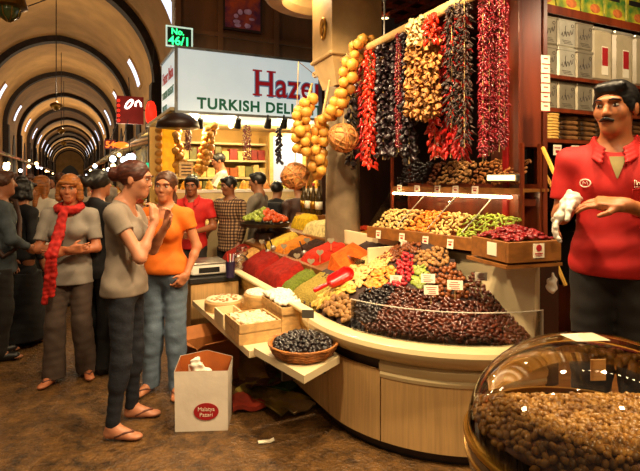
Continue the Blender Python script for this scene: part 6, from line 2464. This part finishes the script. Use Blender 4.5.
    bd.build('skirt' if legs == 'robe' else 'trousers', M[bottom], t, k)
    # --- footwear
    for s in 'LR':
        an = j['an' + s]
        ta = toe if s == 'L' else -toe
        dx = rotz(ta) @ V3(0, -1, 0)
        fd = SDF(an - .28, an + .2, max(res * .8, .006))
        c = an + dx * .055
        if shoes == 'shoe':
            fd.cap(an + V3(0, .025, -.045), an + dx * .13 + V3(0, 0, -.05), .040, .038, .03)
            fd.cap(an + V3(0, .01, -.03), an + V3(0, .01, .0), .042, .042, .03)
            fd.cut((0, 0, .004), (0, 0, -1))
            fd.build('shoe', M['shoe'], t, k)
        else:
            fd.cap(an + V3(0, .03, 0), an + dx * .165, .043, .048, .05)
            fd.cut((0, 0, an[2] - .055), (0, 0, 1)); fd.cut((0, 0, .002 + max(0, an[2] - .085)), (0, 0, -1))
            z = an[2] - .062
            so = fd.build('sandal', M['sandal_sole'], t, k)
            b = MB()
            sx = rotz(ta) @ V3(1, 0, 0)
            top_ = an + dx * .10 + V3(0, 0, -.028)
            tp = an + dx * .135 + V3(0, 0, -.032)
            for q in (1, -1):
                b.tube([tuple((tp) * k), tuple((an + dx * .09 + sx * q * .030 + V3(0, 0, -.028)) * k), tuple((an + dx * .03 + sx * q * .040 + V3(0, 0, -.055)) * k)], .006 * k, 6)
            me = proto_mesh('strap', b, M['sandal'])
            o = bpy.data.objects.new('strap', me); COL.objects.link(o); o.parent = so
    return t, j, k, hp

def ground(px, Y):
    return Vector(((px - 320) * Y / 500, Y, 0))

# woman in a grey T-shirt, in profile, eating
t, j, k, hp = person(ground(118, 3.16), PI / 2 + .05, 'woman in a tan T-shirt and dark jeans in profile, one hand raised to her mouth', 1.70, 'f', .008, '#c0805e',
       ('bun', 'hair_auburn'), 'cloth_tee', .42, .875, 'jeans_dark', 'slim',
       dict(elR=(-.20, -.20, 1.125), wrR=(-.10, -.255, 1.335), elL=(.20, -.16, 1.12), wrL=(.05, -.29, 1.30),
            shR=(-.165, .02, 1.385), hipR=(-.085, -.05, .9), hipL=(.085, -.05, .9), anR=(-.10, .0, .085), anL=(.17, -.03, .085), knR=(-.10, -.055, .49), knL=(.13, -.06, .49)),
       (.0, .12, 0), (0, .03), L=((-.2, -.25, .9), (-.5, .6, 0), (-1, 0, 0), .55), R=((.3, .12, .95), (.3, .9, -.1), (1, -.3, .2), .45), shoes='sandal', lean=.055, toe=.1, build=1.0, hipf=.055)
# woman in orange
person(ground(165, 3.72), -.12, 'woman in an orange T-shirt and pale blue jeans, one hand at her pocket', 1.64, 'f', .008, '#b87650',
       ('pony', 'hair_brown'), 'cloth_orange', .40, .93, 'jeans_light', 'straight',
       dict(elL=(.245, .03, 1.13), wrL=(.20, -.07, .93), elR=(-.22, -.02, 1.12), wrR=(-.10, -.16, 1.27), anL=(.10, .0, .085), anR=(-.12, .02, .085)),
       (.10, .05, .06), (.01, .0), L=((-.55, -.3, -.75), (-.6, .4, 0), (0, -1, .2), .4), R=((.3, -.3, .8), (.5, .5, 0), (1, 0, 0), .6), shoes='sandal', toe=.3)
# woman with a red scarf and folded arms
t, j, k, hp = person(ground(70, 3.98), .22, 'woman with folded arms wearing a long red scarf, grey top and brown flared trousers', 1.62, 'f', .008, '#b8704a',
       ('bob', 'hair_blond'), 'cloth_grey', .75, .80, 'trousers_brown', 'flare',
       dict(elL=(.22, -.06, 1.10), wrL=(-.02, -.20, 1.08), elR=(-.22, -.06, 1.10), wrR=(.06, -.23, 1.11), anR=(-.11, -.04, .085), anL=(.12, .06, .085), knR=(-.10, -.05, .49)),
       (.05, .08, 0), (0, 0), L=((-1, -.1, -.05), (0, .9, .2), (0, 0, 1), .25), R=((1, -.05, .1), (0, .9, .2), (0, 0, 1), .25), shoes='sandal', toe=.35, build=1.05)
sd = SDF((-.3, -.35, .5), (.3, .25, 1.6), .008)
for a in range(14):
    p = [np.array((.085 * math.cos(2 * PI * (a + q) / 14), .005 + .085 * math.sin(2 * PI * (a + q) / 14) - .02, 1.435 + .018 * math.sin(2 * PI * (a + q) / 14))) for q in (0, 1)]
    sd.cap(p[0], p[1], .030, .030, .02)
for pts in (((-.03, -.13, 1.40), (-.06, -.185, 1.22), (-.09, -.265, 1.08), (-.10, -.25, .90), (-.13, -.22, .70)), ((-.005, -.13, 1.40), (-.02, -.18, 1.22), (-.045, -.275, 1.08), (-.055, -.25, .92), (-.075, -.23, .76))):
    for a, b in zip(pts[:-1], pts[1:]):
        sd.cap(a, b, .021, .024, .02)
sd.wrinkle(.0035, 70, 4)
sd.build('scarf', M['scarf'], t, k)
# dark dressed woman hidden behind the woman in profile
person(ground(99, 4.15), PI - .5, 'dark haired woman in black standing behind the woman in profile', 1.66, 'f', .011, '#9a6040', ('bun', 'hair_black'), 'cloth_black', 1.9, .8, 'cloth_black', 'straight', face=False)
# person in a long black garment
person(ground(24, 4.85), 2.6, 'person in a long black coat and robe walking away beside the red scarf', 1.58, 'f', .011, '#9a6040', ('bob', 'hair_black'), 'cloth_black', 1.9, .7, 'cloth_black', 'robe', face=False)
# person with a denim sleeve and bag strap at the picture edge
t, j, k, hp = person(ground(2, 4.45), 2.2, 'person in a grey denim jacket with a dark bag strap at the picture edge', 1.66, 'm', .011, '#9a6040', ('short', 'hair_brown'), 'cloth_denim', 1.9, .78, 'trousers_dark', 'straight',
       dict(elR=(-.27, -.05, 1.10), wrR=(-.12, -.2, 1.0)), face=False)
mb = MB(); mb.tube([(.16, -.12, 1.42), (.02, -.14, 1.25), (-.16, -.12, 1.02), (-.2, .0, .95), (-.05, .14, 1.15), (.14, .10, 1.42), (.16, -.02, 1.455)], .022, 6, True)
o = bpy.data.objects.new('bag_strap', proto_mesh('bag_strap', mb, M['strap'])); COL.objects.link(o); o.parent = t; o.scale = (k,) * 3
# woman with long fair hair in a white blouse
t, j, k, hp = person(ground(42, 5.7), PI - .3, 'woman in a white blouse with long fair hair seen from behind, thin bag strap across', 1.62, 'f', .012, '#b07a58', ('long', 'hair_blond'), 'cloth_white', 1.8, .78, 'trousers_dark', 'straight', face=False)
mb = MB(); mb.tube([(.10, .135, 1.42), (.0, .14, 1.25), (-.15, .11, 1.0), (-.17, 0, .93), (0, -.15, 1.2), (.13, -.08, 1.43)], .012, 6, True)
o = bpy.data.objects.new('bag_strap', proto_mesh('bag_strap', mb, M['strap'])); COL.objects.link(o); o.parent = t; o.scale = (k,) * 3
# men at the sweets stall
person(ground(192, 5.6), .10, 'man in a red T-shirt looking down behind the woman in orange', 1.62, 'm', .010, '#8a5232', ('short', 'hair_black'), 'cloth_red', .6, .85, 'trousers_dark', 'straight',
       dict(elL=(.25, .0, 1.10), wrL=(.06, -.22, 1.07), elR=(-.25, 0, 1.10), wrR=(-.08, -.24, 1.05)), (-.05, .18, 0), (0, .02), collar=True)
person(ground(229, 5.95), -.55, 'man in a brown and cream plaid shirt at the sweets stall', 1.61, 'm', .010, '#7c4a2e', ('short', 'hair_black'), 'plaid', 1.85, .78, 'trousers_dark', 'straight',
       dict(elR=(-.25, -.02, 1.10), wrR=(-.15, -.22, 1.02)), (-.35, .15, 0))
person(ground(258, 6.1), -1.75, 'man in a dim grey shirt in profile facing the sweets stall', 1.66, 'm', .011, '#8a5a3c', ('short', 'hair_black'), 'cloth_dimgrey', .8, .82, 'trousers_dark', 'straight',
       dict(elL=(.24, -.12, 1.12), wrL=(.12, -.32, 1.10), elR=(-.24, -.12, 1.12), wrR=(-.1, -.32, 1.10)), (0, .1, 0))
t, j, k, hp = person(ground(277, 6.5), PI - .4, 'person in black with a dark backpack beyond the man in dim grey', 1.55, 'm', .013, '#8a5a3c', ('short', 'hair_black'), 'cloth_black', 1.9, .8, 'trousers_dark', 'straight', face=False)
sd = SDF((-.25, 0, .9), (.25, .4, 1.5), .012); sd.box((0, .20, 1.20), (.13, .06, .17), None, .05, 0); sd.box((0, .27, 1.10), (.09, .03, .08), None, .03, .03)
sd.build('backpack', M['cloth_black'], t, k)
person(ground(299, 6.3), PI + .5, 'person in a dark brown jacket half hidden by the bottles and garlic', 1.58, 'm', .013, '#8a5a3c', ('short', 'hair_black'), 'strap', 1.9, .8, 'trousers_dark', 'straight', face=False)
# server in white inside the sweets stall, on its raised floor
q = hall(2.02, 7.45)
mb = MB(HF); mb.box((2.45, 7.6, .14), (2.7, .9, .28)); struct(mb.build('floor_stall', M['wood_mid']))
person(Vector((q.x, q.y, .285)), -1.25, 'server in a white shirt working inside the sweets stall', 1.68, 'm', .012, '#9a6240', ('short', 'hair_black'), 'cloth_white', .8, .82, 'trousers_dark', 'straight',
       dict(elL=(.24, -.14, 1.14), wrL=(.12, -.34, 1.12), elR=(-.24, -.14, 1.14), wrR=(-.1, -.34, 1.08)), (0, .25, 0), (0, .03))

# salesman in the red polo shirt
t, j, k, hp = person(Vector((1.25, 2.12, .311)), -.56, 'moustached salesman in a red polo shirt pulling on a clear plastic glove', 1.69, 'm', .006, '#a8663c', ('short', 'hair_black'), 'cloth_red', .72, .885, 'trousers_dark', 'straight',
       dict(shR=(-.168, .0, 1.37), shL=(.178, .01, 1.37), elR=(-.205, -.01, 1.13), wrR=(-.145, -.235, 1.205), elL=(.245, -.02, 1.115), wrL=(.04, -.265, 1.195)),
       (-.32, .04, 0), (0, .005), L=((-1, -.12, .06), (0, .35, -.9), (0, -1, .3), .22), R=((-.45, -.35, -.72), (.75, .1, -.4), (0, -1, .1), .30), mustache=True, collar=True, build=.98)
K = k
def put(b, name, m, par=t):
    me = proto_mesh(name, b, m)
    o = bpy.data.objects.new(name, me); COL.objects.link(o); o.parent = par; o.scale = (K,) * 3
    return o
# clear glove over the right hand
sd = SDF((-.40, -.50, .95), (0, -.05, 1.30), .005)
wr = V3(-.145, -.235, 1.205); d = unit((-.45, -.35, -.72))
hand(sd, wr - d * .004, d, (.75, .1, -.4), (0, -1, .1), .30, 1.0, 1.17)
sd.cone(wr - d * .03, wr + d * .03, .034, .030, .01)
sd.wrinkle(.002, 120, 2)
sd.build('plastic_glove', mat('glove', '#d8cdbc', .35, var=.1, scale=30, coat=.3), t, K)
# shirt emblems: round mark and line of stitched lettering over the pocket
fx = lambda x, z: np.array((x, -.130, z))
EMB = mat('embroidery', '#f0dcc8', .6, var=.05)
def chest_y(x, z):
    o = [c for c in t.children if c.name.startswith('shirt')][0]
    best = None
    for v in o.data.vertices:
        c = v.co / K
        if abs(c.x - x) < .006 and abs(c.z - z) < .006 and (best is None or c.y < best):
            best = c.y
    return (best if best is not None else -.13) - .004
b = MB()
x0, z0 = -.105, 1.275
ry_ = chest_y(x0, z0)
b.tube([(x0 + .021 * math.cos(a), chest_y(x0 + .021 * math.cos(a), z0 + .016 * math.sin(a)), z0 + .016 * math.sin(a)) for a in [2 * PI * i / 20 for i in range(20)]], .0028, 6, True)
b.tube([(x0 - .010, ry_, z0 - .006), (x0 - .006, ry_, z0 + .008), (x0, ry_, z0 - .002), (x0 + .006, ry_, z0 + .008), (x0 + .010, ry_, z0 - .006)], .002, 5)
put(b, 'round_emblem', EMB)
b = MB()
for i in range(7):
    x = .075 + i * .0105
    z = 1.268 + .0015 * i
    y = chest_y(x, z)
    h = (.020, .009, .016, .009, .015, .009, .009)[i]
    b.tube([(x - .004, y, z), (x - .003, y, z + h), (x + .002, y, z + h * .9), (x + .004, y, z), (x + .006, y, z + .002)], .0019, 5)
b.tube([(.07, chest_y(.07, 1.262) , 1.260), (.105, chest_y(.105, 1.262), 1.262), (.15, chest_y(.15, 1.268), 1.270)], .0016, 5)
put(b, 'stitched_lettering', EMB)
b = MB()
pk = [(.065, 1.25), (.155, 1.262), (.155, 1.15), (.11, 1.135), (.065, 1.145), (.065, 1.25)]
pp_ = []
for a_, b_ in zip(pk[:-1], pk[1:]):
    for q in range(4):
        pp_.append((a_[0] + (b_[0] - a_[0]) * q / 4, a_[1] + (b_[1] - a_[1]) * q / 4))
b.tube([(x, chest_y(x, z) + .003, z) for x, z in pp_], .0022, 5, True)
put(b, 'pocket_seam', M['cloth_red'])
b = MB()
rows_ = [(1.385, .030), (1.36, .024), (1.335, .016), (1.31, .007), (1.295, .002)]
vs_ = []
for z, w in rows_:
    for x in (-w + .012, .012, w + .012):
        vs_.append((x, chest_y(x, z) + .001, z))
b.add(vs_, [(i * 3 + q, i * 3 + 3 + q, i * 3 + 4 + q, i * 3 + 1 + q) for i in range(4) for q in (0, 1)])
put(b, 'placket', mat('placket', '#8a7a4a', .8, var=.2))

# ------------------------------------------------------------------ the crowd further down the hall
crowd = []
cr = [('m', 'short', 'hair_black', 'cloth_dimgrey', 1.9, 'trousers_dark'), ('f', 'bob', 'hair_brown', 'cloth_white', .6, 'jeans_dark'),
      ('m', 'short', 'hair_brown', 'cloth_denim', .7, 'trousers_brown'), ('f', 'long', 'hair_black', 'cloth_red', 1.8, 'trousers_dark')]
tops = ['cloth_dimgrey', 'cloth_white', 'cloth_denim', 'cloth_red', 'cloth_black', 'cloth_tee', 'cloth_orange', 'plaid']
tname = {'cloth_dimgrey': 'dim grey', 'cloth_white': 'white', 'cloth_denim': 'denim', 'cloth_red': 'red', 'cloth_black': 'black', 'cloth_tee': 'tan', 'cloth_orange': 'orange', 'plaid': 'plaid'}
rnd = random.Random(5)
spots = [(22, 6.6, 'plaid'), (30, 7.6, 'cloth_black'), (12, 8.5, 'cloth_dimgrey'), (78, 6.2, 'cloth_tee'), (86, 7.4, 'cloth_dimgrey'), (93, 8.8, 'cloth_red'), (60, 8.2, 'cloth_white'), (52, 9.6, 'cloth_denim'),
         (36, 10.5, 'cloth_red'), (70, 10.8, 'cloth_black'), (104, 9.9, 'cloth_tee'), (24, 12, 'cloth_white'), (45, 12.6, 'cloth_orange'), (64, 13.4, 'cloth_denim'), (82, 13.0, 'cloth_black'), (92, 15, 'cloth_white'),
         (38, 16, 'cloth_black'), (55, 17, 'cloth_dimgrey'), (76, 18, 'cloth_red'), (66, 22, 'cloth_white'), (50, 23, 'cloth_black'), (84, 21, 'cloth_denim')]
heads = ['walking away', 'facing this way', 'turned to the stalls']
protos_p = []
for i, (sx, hs, hm, tp, sl, bt) in enumerate(cr):
    px, Y, tp2 = spots[i]
    tt, *_ = person(ground(px, Y), 0, 'x', 1.62 + .03 * (i % 3), sx, .016, '#9a6242', (hs, hm), tp2, sl, .82, bt, 'straight',
                    dict(anL=(.10, -.12, .085), anR=(-.09, .16, .10), knL=(.09, -.10, .49), knR=(-.09, .04, .48)), face=False)
    protos_p.append(tt)
for i, (px, Y, tp) in enumerate(spots):
    src = protos_p[i % 4]
    if i < 4:
        tt = src
    else:
        tt = dup_tree(src, ground(px, Y))
        for c in tt.children:
            if c.name.startswith('shirt'):
                c.material_slots[0].link = 'OBJECT'
                c.material_slots[0].material = M[tp]
    h = i % 3
    tt.rotation_euler = (0, 0, (PI + .45, .3, -1.3)[h] + rnd.uniform(-.3, .3))
    order = sorted(range(len(spots)), key=lambda q: spots[q][1]).index(i)
    nth = ['first', 'second', 'third', 'fourth', 'fifth', 'sixth', 'seventh', 'eighth', 'ninth', 'tenth', 'eleventh', 'twelfth', 'thirteenth', 'fourteenth', 'fifteenth', 'sixteenth', 'seventeenth', 'eighteenth', 'nineteenth', 'twentieth', 'twenty-first', 'last'][order]
    tt['label'] = 'person in a %s top %s, %s person into the hall crowd' % (tname[tp], heads[h], nth)
    tt['group'] = 'crowd in the hall'
